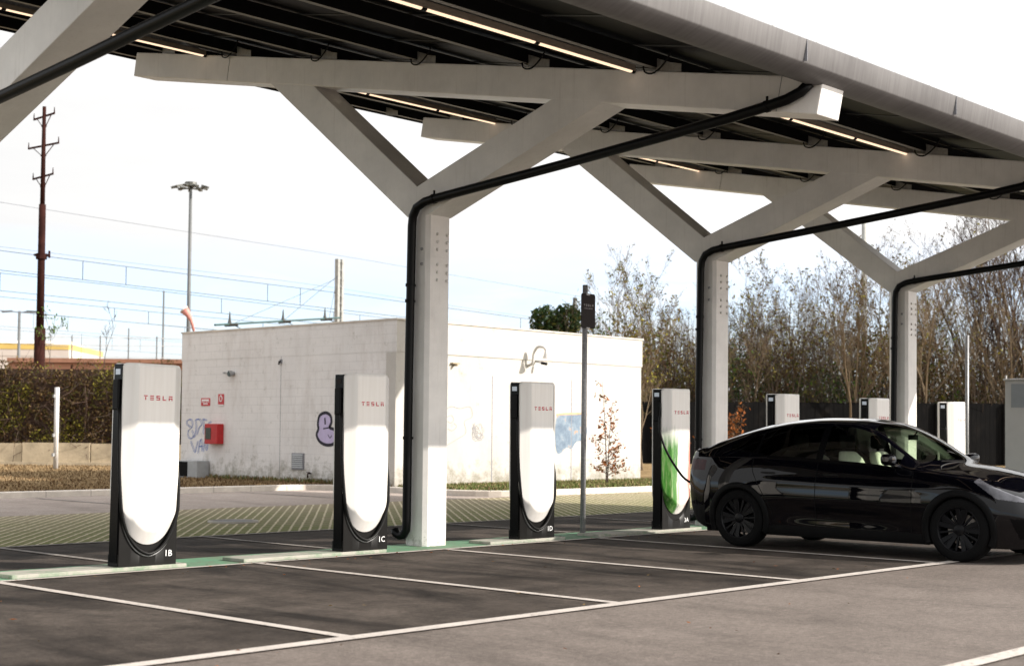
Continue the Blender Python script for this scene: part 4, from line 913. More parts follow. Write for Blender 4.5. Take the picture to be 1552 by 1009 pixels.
for cx, cy, cz, rr in ((-.32, 0, 5.15, .55), (.42, .1, 5.25, .50), (.1, .3, 4.5, .72), (-.4, .2, 3.9, .7), (.5, 0, 4.0, .7)):
    for _ in range(1100):
        v_ = Vector((r.gauss(0, 1), r.gauss(0, 1), r.gauss(0, 1))).normalized() * rr * r.uniform(.45, 1.1) ** .8; leafquad(cr, r, (cx + v_.x, cy + v_.y, cz + v_.z), r.uniform(.05, .11), 1 + (r.random() < .25))
T = plant('evergreen_tree', 'dense dark green two-lobed tree rising behind the white building', 'tree', (37.65, 33.0, 0), tr, cr, [M['bark'], M['leaf_dark'], M['leaf_olive']])
T.rotation_euler = (0, 0, rad(-47))
tr, cr = branchy(61, 6.0, nst=2, rt=.05, leaves=520, lsz=.07, lm=2, dens=1.0)
plant('young_tree', 'thin tree with scattered yellow leaves rising behind the right end of the white building', 'tree', (39.9, 30.9, 0), tr, cr, [M['bark_pale'], M['leaf_yel'], M['leaf_olive']])

# ------------------------------------------------------------------ left background: terrace wall with overgrown fence
HA, HB = Vector((17.4, 54.6, 0)), Vector((31.6, 39.3, 0)); hd = (HB - HA).normalized(); hn = Vector((-hd.y, hd.x, 0)); hn = hn if hn.dot(Vector((1, 1, 0))) > 0 else -hn; HL = (HB - HA).length
T = thing('terrace_wall', 'low crumbling tan retaining wall below the overgrown fence', 'wall', tuple(HA)); 
b = MB()
for i in range(18): a = HA + hd * (HL * i / 18); c = HA + hd * (HL * (i + .97) / 18); j_ = hn * rnd.uniform(-.04, .04); b.beam(a + j_ + Vector((0, 0, .45)), c + j_ + Vector((0, 0, .45)), .5, .80 + rnd.uniform(-.03, .05))
b.build('wall_blocks', M['terrace'], T, tuple(HA)); MB().beam(HA - hn * .30 + Vector((0, 0, .12)), HB - hn * .30 + Vector((0, 0, .12)), .2, .2).build('footing', M['terrace'], T, tuple(HA))
T = thing('overgrown_fence', 'wire fence smothered in brown and olive dead creepers on top of the low wall', 'fence', tuple(HA)); o_ = tuple(HA)
MB().beam(HA + hn * .45 + Vector((0, 0, 2.07)), HB + hn * .45 + Vector((0, 0, 2.07)), .05, 2.64).build('dark_shade_backing', M['bark_red'], T, o_)  # added solid sheet, standing for the darkness inside the creepers
for i in range(9): a = HA + hd * (HL * i / 8) + hn * .3; MB().tube([a, a + Vector((0, 0, 3.55))], .035, 6).build('post', M['rust'], T, o_)
b = MB(); r = random.Random(21)
for _ in range(32000):
    f = r.random(); zz = (.75 if r.random() > .04 else .15) + r.random() * (2.85 + .12 * math.sin(f * 50) + r.gauss(0, .05)); p = HA + hd * (f * HL) + hn * r.uniform(-.15, .42)
    if zz > 3.35 and math.sin(f * 90) + math.sin(f * 37) < r.uniform(-1.6, .6): continue
    if .95 < zz < 2.9 and math.sin(f * 63 + zz * 4) * math.sin(zz * 5 + f * 17) > .72: continue
    c_ = math.sin(f * 21 + zz * 1.7) + math.sin(f * 47 - zz * 2)
    mi = r.choice([1, 1, 4, 3, 3]) if c_ > .2 else r.choice([0, 2, 4, 0, 4, 4, 1])
    leafquad(b, r, (p.x, p.y, zz), r.uniform(.03, .075), mi)
b.build('creeper_leaves', [M['leaf_brown'], M['leaf_olive'], M['bark_red'], M['leaf_yel'], M['leaf_tan']], T, o_)
b = MB()
for _ in range(1500):
    f = r.random(); p = HA + hd * (f * HL) + hn * r.uniform(-.2, .4) + Vector((0, 0, r.uniform(.4, 3.2))); q = p + Vector((r.gauss(0, .35), r.gauss(0, .35), r.gauss(0, .5))); m_ = p.lerp(q, .5) + Vector((r.gauss(0, .12), r.gauss(0, .12), r.gauss(0, .12)))
    b.tube([p, m_, q], [.012, .010, .004], 3, r.randrange(2), False)
b.build('dry_stems', [M['bark'], M['bark_red']], T, o_)
for p, h, sd, lb in (((26.6, 47.0, 3.2), 2.0, 71, 'thin leafy shoot sticking up above the overgrown fence'), ((28.0, 45.6, 3.2), 2.3, 72, 'leafless forked shoot above the overgrown fence beside post 1B'), ((24.7, 48.3, 3.2), 1.3, 73, 'green tuft above the overgrown fence at the left edge')):
    tr, cr = branchy(sd, h, nst=1, rt=.018, leaves=0 if sd == 72 else 150, lsz=.06, lm=1, dens=.55, up=.4)
    plant('shoot', lb, 'plant', p, tr, cr, [M['bark'], M['leaf_green']])
def pole(name, label, cat, x, y, z0, z1, r0, r1, m, part='shaft', n=10, group=None):
    T = thing(name, label, cat, (x, y, z0), group); MB().tube([(0, 0, 0), (0, 0, z1 - z0)], [r0, r1], n).build(part, M[m], T, smooth=True); return T
vx = Vector((.68, -.733, 0))   # horizontal direction square to the line of sight
# white marker post
T = pole('marker_post', 'slim pale post standing in the dry grass left of post 1B', 'post', 23.47, 40.9, .1, 2.62, .075, .075, 'post_white', n=4)
MB().box(-.12, -.06, -.04, .04, 2.2, 2.3).box(-.12, -.06, -.04, .04, 1.0, 1.1).box(-.12, -.06, -.04, .04, .4, .5).build('bracket', M['galv'], T)
# rusty line pole
T = pole('utility_pole', 'tall rust-brown steel pole with three tiers of crossarms at the left', 'utility pole', 26.6, 47.6, .1, 4.9, .20, .19, 'rust')
T.rotation_euler = (0, 0, 0)
MB().tube([(0, 0, 4.8), (0, 0, 9.2)], [.135, .12], 10).build('shaft', M['rust'], T, smooth=True); MB().tube([(0, 0, 9.2), (0, 0, 12.7)], [.09, .065], 8).build('shaft', M['rust'], T, smooth=True)
MB().tube([(0, 0, 7.25), (0, 0, 7.45)], .2, 8).beam((-.26 * vx.x, -.26 * vx.y, 7.4), (.3 * vx.x, .3 * vx.y, 7.4), .08, .08).tube([(.28 * vx.x, .28 * vx.y, 7.3), (.28 * vx.x, .28 * vx.y, 7.55)], .04, 6).build('pole_collar', M['rust'], T)
for zz, hl, tilt in ((12.35, .36, .12), (11.3, .53, .11), (10.2, .35, .10)):
    a = vx * -hl + Vector((0, 0, zz - tilt)); c = vx * hl + Vector((0, 0, zz + tilt)); b = MB().beam(a, c, .06, .06)
    for e_ in (a, c): b.tube([e_ - Vector((0, 0, .03)), e_ + Vector((0, 0, .22))], [.03, .012], 6)
    k_ = Vector((0, 0, zz - .36)); b.beam(a.lerp(c, .14), k_ - vx * .06, .025, .025); b.beam(a.lerp(c, .86), k_ + vx * .06, .025, .025); b.beam(k_ - vx * .1, k_ + vx * .1, .03, .03); b.build('crossarm', M['rust'], T)
# floodlight mast
T = pole('floodlight_mast', 'very tall slim grey mast with a ring of floodlights', 'light mast', 52.1, 75.5, 0, 16.4, .16, .09, 'mast_grey')
for i in range(9):
    a = i / 9 * 2 * PI + .3; c = Vector((math.cos(a), math.sin(a), 0)); rr = .85 + .15 * (i % 2); b = MB(); b.beam(Vector((0, 0, 16.1)), c * rr + Vector((0, 0, 16.15)), .04, .04)
    q = c * rr + Vector((0, 0, 16.2)); b.beam(q - c * .22 + Vector((0, 0, .06)), q + c * .18 - Vector((0, 0, .06)), .24, .11); b.build('floodlight', M['lamp_head'], T)
MB().tube([(0, 0, 16.25), (0, 0, 16.5)], [.4, .36], 12).build('head_frame', M['lamp_head'], T)
# windsock-like cone
T = thing('windsock', 'faded red windsock hanging on the floodlight mast', 'windsock', (34.9, 50.4, 5.8)); 
d_ = vx
MB().tube([d_ * .12 + Vector((0, 0, -.42)), d_ * .02 + Vector((0, 0, .0)), d_ * -.12 + Vector((0, 0, .25)), d_ * -.30 + Vector((0, 0, .46))], [.05, .07, .13, .19], 10).build('sock', M['windsock'], T, smooth=True)
MB().tube([d_ * -.32 + Vector((0, 0, .475)), d_ * -.28 + Vector((0, 0, .435))], [.195, .195], 12).tube([(d_ * .12) + Vector((0, 0, -4.0)), (d_ * .12) + Vector((0, 0, -.38))], .02, 6).build('hoop', M['post_white'], T, smooth=True)
# thin poles and lamp posts
pole('thin_pole', 'thin grey pole rising behind post 1B', 'pole', 45.5, 68.3, 0, 8.9, .07, .05, 'mast_grey')
T = pole('street_lamp', 'small dark twin-headed street lamp at the far left', 'street lamp', 50.2, 92.6, 0, 9.3, .12, .09, 'mast_grey')
for s_ in (-1, 1): MB().beam(Vector((0, 0, 9.2)), vx * .8 * s_ + Vector((0, 0, 9.3)), .08, .06).beam(vx * .5 * s_ + Vector((0, 0, 9.28)), vx * 1.2 * s_ + Vector((0, 0, 9.25)), .2, .12).build('lamp_head', M['lamp_head'], T)
pole('steel_pole', 'short dark lattice pole seen beside the dark green tree', 'pole', 45.6, 38.9, 0, 6.9, .09, .08, 'mast_grey', n=4)
pole('tall_pole', 'tall pale pole rising among the bare trees', 'pole', 67.5, 38.0, 0, 12.6, .18, .13, 'mast_concrete')
# railway mast with boom and overhead wires
WD = Vector((math.cos(rad(9.7)), math.sin(rad(9.7)), 0)); WN = Vector((-WD.y, WD.x, 0)); W0 = Vector((45.6, 53.7, 0))
T = thing('railway_mast', 'concrete railway mast with a green boom carrying insulators above the white building', 'railway mast', (45.5, 53.6, 0))
MB().box(-.19, -.06, -.12, .12, 0, 9.55).box(.06, .19, -.12, .12, 0, 9.55).build('leg', M['mast_concrete'], T)
b = MB()
for i in range(24): b.box(-.06, .06, -.10, .10, .2 + i * .4, .28 + i * .4)
b.build('lattice', M['mast_grey'], T)
ea = Vector((34.4, 48.05, 5.50)) - Vector((45.5, 53.6, 0)); eb = Vector((-.2, -.3, 6.72))
MB().tube([ea, eb], .045, 6).build('boom', M['teal'], T)
for f in (.10, .50, .86):
    q = ea.lerp(eb, f); MB().tube([q - Vector((0, 0, .1)), q + Vector((0, 0, .02)), q + Vector((0, 0, .18)), q + Vector((0, 0, .50))], [.05, .09, .05, .02], 8).tube([q - vx * .2 - Vector((0, 0, .05)), q + vx * .35 - Vector((0, 0, .02))], .06, 6).tube([q + vx * .1, q + vx * .7 - Vector((0, 0, .3))], .02, 4).build('insulator', M['insulator'], T)
for f in (.12, .5, .9): MB().tube([ea.lerp(eb, f), Vector((-.1, 0, 8.9 - (1 - f) * .3))], .012, 4).build('stay_wire', M['wire'], T)
def wires(label, d0, zc, zm, sag=.1, r_=.019, drop=True, L0=-46, L1=110, cat='overhead wire', ph=0.):
    T = thing('overhead_wire', label, cat, tuple(W0 + WN * d0), 'railway overhead wires'); base = W0 + WN * d0; span = 46.
    def pt(s, z_): return WD * s + Vector((0, 0, z_))
    if zc: MB().tube([pt(L0, zc), pt(L1, zc)], r_, 4).build('contact_wire', M['wire'], T)
    P_ = []; s = L0
    while s <= L1 + .1: u = ((s + ph) % span) / span; P_.append(pt(s, zm - sag * 4 * u * (1 - u))); s += 4
    MB().tube(P_, r_, 4).build('carrier_wire', M['wire'], T)
    if drop and zc:
        s = -26
        while s < 60:
            u = ((s + ph) % span) / span
            for q in (s, s + 2.2): MB().tube([pt(q, zc), pt(q, zm - sag * 4 * u * (1 - u))], r_ * .9, 3).build('dropper', M['wire'], T)
            s += 10.5
wires('uppermost thin overhead wire crossing the white sky', 0, None, 9.75, .1, .010)
wires('pale thin overhead wire second from the top', 2, None, 8.5, .2, .010)
wires('nearest railway contact line with paired droppers', 0, 7.15, 7.95, .08)
wires('second railway contact line with paired droppers behind the nearest one', 5, 6.95, 7.7, .08, ph=10)
wires('third railway contact line lower in the sky', 10, 6.6, 7.3, .08, ph=25)
wires('fourth railway contact line, faint and low', 16, 6.4, 7.2, .08, .011, ph=5)
wires('farthest faint railway contact line just above the roofs', 22, 6.0, 6.8, .08, .011, ph=30)
# far buildings left
T = thing('warehouse', 'distant pale warehouse with a yellow band and rounded roof', 'warehouse', (58, 113, 0)); A_ = Vector((51.2, 119.9, 0)); Bq = Vector((63.1, 108.2, 0)); wd_ = (Bq - A_).normalized(); wn_ = Vector((-wd_.y, wd_.x, 0)) * (-1 if Vector((-wd_.y, wd_.x, 0)).dot(Vector((1, 1, 0))) < 0 else 1)
def slab(z0, z1, off, dep, m, nm): MB().beam(A_ + wn_ * (off + dep / 2) + Vector((0, 0, (z0 + z1) / 2)), Bq + wn_ * (off + dep / 2) + Vector((0, 0, (z0 + z1) / 2)), dep, z1 - z0).build(nm, M[m], T, (58, 113, 0))
slab(0, 7.2, 0, 12, 'ware', 'wall'); slab(7.2, 7.75, -.03, 12, 'ware', 'upper_wall'); slab(7.76, 8.22, -.06, 12, 'yellow', 'yellow_band')
n = 8; pr = [(wn_ * (-.1 + 12 * i / n) + Vector((0, 0, 8.23 + .5 * math.sin(PI * i / n) ** .6))) for i in range(n + 1)]
b = MB(); v = [A_ + p for p in pr] + [Bq - wd_ * 1.2 + p for p in pr]; b.add(v, [(i, i + 1, n + 2 + i, n + 1 + i) for i in range(n)] + [tuple(range(n + 1)), tuple(range(2 * n + 1, n, -1))]); b.build('roof', M['ware_roof'], T, (58, 113, 0))
T = thing('brick_shed', 'low reddish brick shed roofline just above the overgrown fence', 'shed', (37, 62.5, 0)); a = Vector((35.2, 64.9, 0)); c = Vector((41.4, 58.2, 0))
MB().beam(a + Vector((0, 0, 2.2)), c + Vector((0, 0, 2.2)), 3, 4.4).build('wall', M['brick_far'], T, (37, 62.5, 0)); MB().beam(a + Vector((0, 0, 4.52)), c + Vector((0, 0, 4.52)), 3.3, .2).build('roof', M['brick_far'], T, (37, 62.5, 0))
T = thing('rail_fence', 'thin pale railing of posts and rails behind the overgrown fence', 'railing', (42, 66, 0)); a = Vector((38.5, 68.5, 0)); c = Vector((46.5, 60.2, 0)); 
for i in range(9): q = a.lerp(c, i / 8); MB().tube([q, q + Vector((0, 0, 6.1 if i % 3 else 6.5))], .035, 4).build('post', M['mast_grey'], T, (42, 66, 0))
for zz in (5.0, 5.6, 6.0): MB().tube([a + Vector((0, 0, zz)), c + Vector((0, 0, zz))], .02, 4).build('rail', M['post_white'], T, (42, 66, 0))

# pale cabinet at the right
T = thing('electrical_cabinet', 'large pale grey electrical cabinet with a vent grille at the right edge', 'cabinet', (29.6, 13.6, 0)); o_ = (29.6, 13.6, 0)
MB().box(28.85, 31.2, 11.4, 13.02, 0, 2.53).build('casing', M['cab_white'], T, o_, bevel=.02)
MB().box(28.838, 28.852, 11.55, 12.88, 1.98, 2.46).build('vent_grille', M['cab_grille'], T, o_)
MB().box(28.82, 31.25, 11.37, 13.05, 2.531, 2.57).build('roof', M['cab_white'], T, o_, bevel=.01); MB().tube([(28.86, 13.0, 2.57), (28.86, 13.0, 2.64)], .02, 6).build('corner_pin', M['cab_white'], T, o_)

# ------------------------------------------------------------------ black car (coordinates: v across, u back from the front axle, z up)
CX, CY = 16.11, 7.38
car = thing('parked_car', 'glossy black hatchback car parked tail-first at the charging post with the striped paint', 'car', (CX, CY, 0))
WB = 2.89
def tab(xs, ys):
    xs = np.array(xs, float); ys = np.array(ys, float); n = len(xs); h = np.diff(xs); d = np.diff(ys) / h; m = np.zeros(n)
    m[0], m[-1] = d[0], d[-1]
    for i in range(1, n - 1): m[i] = 0 if d[i - 1] * d[i] <= 0 else (h[i - 1] + h[i]) / (h[i - 1] / d[i - 1] + h[i] / d[i])
    def f(x):
        x = np.clip(x, xs[0], xs[-1]); i = np.clip(np.searchsorted(xs, x) - 1, 0, n - 2); t_ = (x - xs[i]) / h[i]
        return ((2 * t_ ** 3 - 3 * t_ ** 2 + 1) * ys[i] + (t_ ** 3 - 2 * t_ ** 2 + t_) * h[i] * m[i] + (-2 * t_ ** 3 + 3 * t_ ** 2) * ys[i + 1] + (t_ ** 3 - t_ ** 2) * h[i] * m[i + 1])
    return f
zc = tab([-.88, -.84, -.76, -.6, -.3, 0, .25, .34, .5, .73, 1.0, 1.25, 1.6, 2.0, 2.4, 2.8, 3.1, 3.4, 3.58, 3.72, 3.78], [.60, .70, .78, .87, .975, 1.04, 1.075, 1.10, 1.21, 1.345, 1.465, 1.54, 1.59, 1.60, 1.58, 1.53, 1.465, 1.375, 1.285, 1.235, 1.20])
ze = tab([-.88, -.8, -.6, -.3, 0, .3, .5, .6, .88, 1.12, 1.32, 1.54, 2.0, 2.4, 2.8, 3.1, 3.4, 3.58, 3.72, 3.78], [.58, .70, .80, .90, .96, 1.00, 1.03, 1.07, 1.25, 1.40, 1.475, 1.515, 1.525, 1.50, 1.435, 1.36, 1.275, 1.21, 1.185, 1.15])
ye = tab([-.88, -.8, -.6, 0, .5, .8, 1.15, 1.55, 2.0, 2.5, 3.0, 3.35, 3.62, 3.78], [.30, .50, .64, .73, .735, .70, .63, .59, .58, .58, .585, .60, .63, .60])
zb = tab([-.88, -.8, -.6, -.3, 0, .5, .8, 1.2, 1.7, 2.1, 2.7, 3.0, 3.35, 3.62, 3.78], [.55, .64, .74, .85, .915, .985, 1.01, 1.03, 1.05, 1.075, 1.10, 1.105, 1.10, 1.08, 1.05])
yb = tab([-.88, -.8, -.6, -.3, 0, .5, 1, 2, 2.7, 3.2, 3.42, 3.62, 3.72, 3.78], [.40, .66, .82, .885, .90, .885, .87, .865, .875, .86, .825, .77, .73, .66])
ym = tab([-.88, -.84, -.76, -.6, -.4, -.1, .3, .8, 2.1, 2.6, 2.95, 3.3, 3.48, 3.62, 3.72, 3.78], [.50, .66, .79, .885, .935, .955, .955, .95, .95, .955, .96, .94, .90, .85, .79, .70])
zm = tab([-.88, -.5, 0, .8, 2, 2.7, 3.3, 3.78], [.48, .60, .68, .68, .70, .76, .80, .84])
ys_ = tab([-.88, -.84, -.76, -.6, -.4, -.1, .5, 2.3, 2.9, 3.4, 3.58, 3.72, 3.78], [.46, .62, .76, .87, .925, .94, .925, .925, .94, .92, .86, .76, .66])
zs = tab([-.88, 0, 2.9, 3.4, 3.78], [.34, .36, .36, .42, .52])
yk = tab([-.88, -.84, -.7, -.5, -.1, .5, 2.3, 2.9, 3.4, 3.58, 3.72, 3.78], [.42, .56, .74, .85, .90, .90, .90, .90, .88, .80, .70, .60])
zk = tab([-.88, -.5, 0, 2.6, 3.3, 3.6, 3.72, 3.78], [.20, .17, .17, .17, .20, .27, .36, .42])
US = np.concatenate([np.linspace(-.88, -.80, 8)[:-1], np.linspace(-.80, 0, 81)[:-1], np.linspace(0, 3.62, 281)[:-1], np.linspace(3.62, 3.78, 14)])
SEG = [8, 18, 30, 24, 26]      # samples K-S, S-M, M-B, B-E, E-C
def section(u):
    K = [(yk(u), zk(u)), (ys_(u), zs(u)), (ym(u), zm(u)), (yb(u), zb(u)), (ye(u), ze(u)), (0.0, zc(u))]
    out = []
    ext = [(K[0][0] - .06, K[0][1] - .03)] + K + [(-K[4][0], K[4][1])]
    for s_ in range(5):
        a, b_, c, d = [np.array(ext[s_ + i], float) for i in range(4)]
        sharp1 = .55 if s_ == 3 else (.8 if s_ == 4 else 1); sharp2 = .55 if s_ == 2 else (.8 if s_ == 3 else 1)
        L_ = np.linalg.norm(c - b_)
        m1 = (c - a) / (np.linalg.norm(b_ - a) + L_) * L_; m2 = (d - b_) / (np.linalg.norm(d - c) + L_) * L_
        if s_ in (3, 4): m1 = m1 * (1 - .45) + (c - b_) * .45
        if s_ in (2, 3): m2 = m2 * (1 - .45) + (c - b_) * .45
        if s_ == 4: m2 = np.array([-abs(c - b_)[0], 0.0]) * 1.0
        for j in range(SEG[s_]):
            t_ = j / SEG[s_]; out.append((2 * t_ ** 3 - 3 * t_ ** 2 + 1) * b_ + (t_ ** 3 - 2 * t_ ** 2 + t_) * m1 + (-2 * t_ ** 3 + 3 * t_ ** 2) * c + (t_ ** 3 - t_ ** 2) * m2)
    out.append(np.array(K[-1])); return np.array(out)
SEC = np.array([section(u) for u in US]); NU, NP = SEC.shape[:2]
i0 = np.cumsum([0] + SEG)      # indices of K,S,M,B,E,C
# body-side crease: shallow scallop low on the doors
for iu, u in enumerate(US):
    for ip in range(NP):
        y_, z_ = SEC[iu, ip]
        if ip < i0[3]:
            y_ -= .016 * math.exp(-((z_ - .44 - .03 * (u - 1.4)) / .11) ** 2) * (1 / (1 + math.exp(-(u - .75) / .13))) * (1 / (1 + math.exp((u - 2.25) / .13)))
            y_ += .010 * math.exp(-((z_ - .80 - .02 * (u - 1.4)) / .05) ** 2) * (1 / (1 + math.exp(-(u - .35) / .12))) * (1 / (1 + math.exp((u - 2.6) / .12)))
        SEC[iu, ip, 0] = y_
AR = .395
parts = {}
def classify(u, y_, z_, ip, side):
    r1 = math.hypot(u, z_ - .355); r2 = math.hypot(u - WB, z_ - .355)
    if y_ > .5 and (r1 < AR or r2 < AR) and z_ < .9: return None
    if i0[3] <= ip < i0[4]:
        s_ = (ip + .5 - i0[3]) / SEG[3]
        top = .93 if u < 2.55 else .93 - (u - 2.55) * .55; lo = .07 if u < 2.5 else .07 + max(0, u - 2.5) * .42
        if .66 < u < 3.12 and lo < s_ < top:
            if u < .76 + 0 * s_: return 'body'
            if 1.76 < u < 1.85: return ('pillar_trim', side, int(u > 2.2))
            if u <= 1.76: return ('front_side_window', side)
            if 2.66 < u < 2.70: return ('pillar_trim', side, int(u > 2.2))
            return ('rear_side_window', side) if u <= 2.66 else ('quarter_window', side)
        if u > .6 and u < 3.25 and (s_ >= .90 or s_ <= lo): return ('window_trim', side) if (s_ > lo - .06 and s_ <= lo and u < 3.1) else 'body'
    if ip >= i0[4]:
        r_ = (ip + .5 - i0[4]) / SEG[4]
        if u > .36 + .26 * (1 - r_) ** 1.6 and u < 1.30 - .10 * (1 - r_) and r_ > .07: return 'windscreen'
        if 1.36 < u < 2.62 and r_ > .13: return 'glass_roof'
        if 2.68 < u < 3.58 and r_ > .15: return 'rear_window'
    if u < -.16 and y_ > .38:
        tz = .915 + (u + .16) * .40; bz = .885 + (u + .16) * .66 if u > -.42 else .71 + (u + .42) * .12
        if bz < z_ < tz + .01 and ip <= i0[4] + 2 and u > -.85: return ('headlight', side)
    if u > 3.42 and .93 < z_ < 1.065 - 0.1 * max(0, 3.52 - u) and ip < i0[4] and y_ > .35: return ('taillight', side)
    if z_ < .285 and .25 < u < 2.65: return ('sill_trim', side)
    if -.83 < u < -.57 - .4 * (.50 - z_) and .27 < z_ < .50 and y_ > .5: return ('bumper_vent', side)
    if u > 3.4 and z_ < .50: return ('rear_bumper_trim', side)
    if ip < i0[3] + 1:
        if .56 < u < 1.80 and z_ > .285: return ('front_door', side)
        if 1.806 < u < 2.72 and z_ > .285 and r2 > AR + .09: return ('rear_door', side)
    return 'body'
def addface(key, q): parts.setdefault(key, []).append(q)
for side in (-1, 1):
    for iu in range(NU - 1):
        for ip in range(NP - 1):
            c = SEC[iu:iu + 2, ip:ip + 2].mean(axis=(0, 1)); u = (US[iu] + US[iu + 1]) / 2
            key = classify(u, c[0], c[1], ip, side)
            if key is None: continue
            q = [(iu, ip), (iu + 1, ip), (iu + 1, ip + 1), (iu, ip + 1)]
            if side == 1: q = q[::-1]
            addface(key, [(a, b_, side) for a, b_ in q])
CM = {'body': 'paint', 'front_door': 'paint', 'rear_door': 'paint', 'pillar_trim': 'black_gloss', 'window_trim': 'black_gloss', 'front_side_window': 'glass', 'rear_side_window': 'glass_dark', 'quarter_window': 'glass_dark', 'windscreen': 'glass_wind',
      'glass_roof': 'roof_glass', 'rear_window': 'roof_glass', 'headlight': 'lens', 'taillight': 'tail_red', 'sill_trim': 'cladding', 'bumper_vent': 'black_gloss', 'rear_bumper_trim': 'cladding'}
NM = {'front_side_window': 'side_window', 'rear_side_window': 'side_window', 'quarter_window': 'side_window', 'front_door': 'door', 'rear_door': 'door', 'rear_bumper_trim': 'bumper_trim'}
# smooth normals of the whole shell, shared by every panel so that no seam shows in the shading
PT = np.zeros((NU, NP, 3)); PT[..., 0] = SEC[..., 0]; PT[..., 1] = US[:, None]; PT[..., 2] = SEC[..., 1]
du = np.gradient(PT, axis=0); dp = np.gradient(PT, axis=1); NR = np.cross(dp, du); NR /= np.linalg.norm(NR, axis=2, keepdims=True) + 1e-12
NR[:, -1, 0] = 0
if NR[NU // 2, i0[2], 0] < 0: NR = -NR
carobj = {}
for key, fs in parts.items():
    nm = key if isinstance(key, str) else key[0]; idx = {}; vs = []; ns = []; ff = []
    for q in fs:
        f_i = []
        for (a, b_, sd) in q:
            k_ = (a, b_, sd if b_ < NP - 1 else 0)
            if k_ not in idx:
                idx[k_] = len(vs); p = PT[a, b_]; n_ = NR[a, b_]; vs.append((p[0] * sd, p[1], p[2])); ns.append((n_[0] * sd, n_[1], n_[2]))
            f_i.append(idx[k_])
        ff.append(f_i)
    q0 = [Vector(vs[i]) for i in ff[len(ff) // 2]]; fnn = (q0[1] - q0[0]).cross(q0[2] - q0[0])
    if fnn.dot(Vector(ns[ff[len(ff) // 2][0]])) < 0: ff = [q[::-1] for q in ff]
    b = MB().add(vs, ff); o = b.build(NM.get(nm, nm), M[CM[nm]], car, smooth=True); o.data.normals_split_custom_set_from_vertices([Vector(n_).normalized() for n_ in ns]); carobj[key] = o
# end faces
for iu, rev, nm in ((0, False, 'front_fascia'), (NU - 1, True, 'tail_panel')):
    pl = [(p[0], US[iu], p[1]) for p in SEC[iu]] + [(-p[0], US[iu], p[1]) for p in SEC[iu][::-1][1:]]
    cz = .65 if not rev else .8; c = (0, US[iu] + (.02 if rev else -.02), cz)
    b = MB().add([c] + pl, [(0, i, i % len(pl) + 1) for i in range(1, len(pl) + 1)]); b.build(nm, M['paint'], car, smooth=True)
def bodypt(u, z_, side, off=.0015):
    k_ = int(np.clip(np.searchsorted(US, u), 0, NU - 1)); sec = SEC[k_][:i0[3] + 4]; return Vector((side * (np.interp(z_, sec[:, 1], sec[:, 0]) + off), u, z_))
for side in (-1, 1):
    for pts in ([(1.803, z_) for z_ in np.linspace(.30, 1.05, 16)], [(.56 + .05 * max(0, .5 - z_), z_) for z_ in np.linspace(.30, .98, 14)], [(2.40 + .30 * min(1, max(0, (z_ - .45) / .5)), z_) for z_ in np.linspace(.36, 1.09, 14)], [(u_, .292) for u_ in np.linspace(.6, 2.4, 24)], [(3.34 - .18 * (z_ < .95) * (.95 - z_), z_) for z_ in np.linspace(.62, 1.08, 8)]):
        MB().ribbon([bodypt(u_, z_, side) for u_, z_ in pts], .007, (side, 0, 0), .0005).build('panel_seam', M['web'], car)
# spoiler lip
b = MB(); sp_ = []
for v_ in np.linspace(-.66, .66, 25):
    uu = 3.78 - .10 * (abs(v_) / .66) ** 2.5; zz = 1.215 - .05 * (abs(v_) / .66) ** 2; sp_ += [(v_, uu - .12, zz + .005), (v_, uu + .03, zz + .012), (v_, uu + .028, zz - .015), (v_, uu - .06, zz - .03)]
b.add(sp_, [(i * 4 + j, i * 4 + (j + 1) % 4, (i + 1) * 4 + (j + 1) % 4, (i + 1) * 4 + j) for i in range(24) for j in range(4)] + [(0, 1, 2, 3), (99, 98, 97, 96)]); b.build('spoiler', M['paint'], car, smooth=True)
# wheel arch plastic rings and dark wells
for side in (-1, 1):
    for uc in (0, WB):
        b = MB(); prof = []; na = 56
        for i in range(na + 1):
            a = rad(-24 + 228 * i / na); 
            for rr, off in ((AR - .035, -.05), (AR - .03, .006), (AR - .015, .014), (AR + .035, .013), (AR + .045, .004), (AR + .045, -.03)):
                uu = uc + rr * math.cos(a); zz = .355 + rr * math.sin(a); zz_ = max(zz, .16)
                # lateral position of the body at that height
                k_ = int(np.clip(np.searchsorted(US, uu), 0, NU - 1)); sec = SEC[k_][:i0[3] + 6]; yy = np.interp(zz_, sec[:, 1], sec[:, 0])
                yy = max(yy, .915) if uc == 0 and uu > -.5 else max(yy, .90)
                prof.append((side * (yy + off), uu, zz_))
        m_ = 6; b.add(prof, [(i * m_ + j, i * m_ + j + 1, (i + 1) * m_ + j + 1, (i + 1) * m_ + j) for i in range(na) for j in range(m_ - 1)]); b.build('wheel_arch_trim', M['cladding'], car, smooth=True)
        b = MB(); wv = []
        for i in range(25):
            a = rad(-10 + 200 * i / 24)
            for vv in (.94, .60): wv.append((side * vv, uc + (AR - .01) * math.cos(a), .355 + (AR - .01) * math.sin(a)))
        b.add(wv, [(2 * i, 2 * i + 1, 2 * i + 3, 2 * i + 2) for i in range(24)]); n0 = len(b.v)
        b.add([(side * .6, uc, .355)] + [wv[2 * i + 1] for i in range(25)], [(0, i, i + 1) for i in range(1, 25)]); b.build('wheel_well', M['interior'], car)
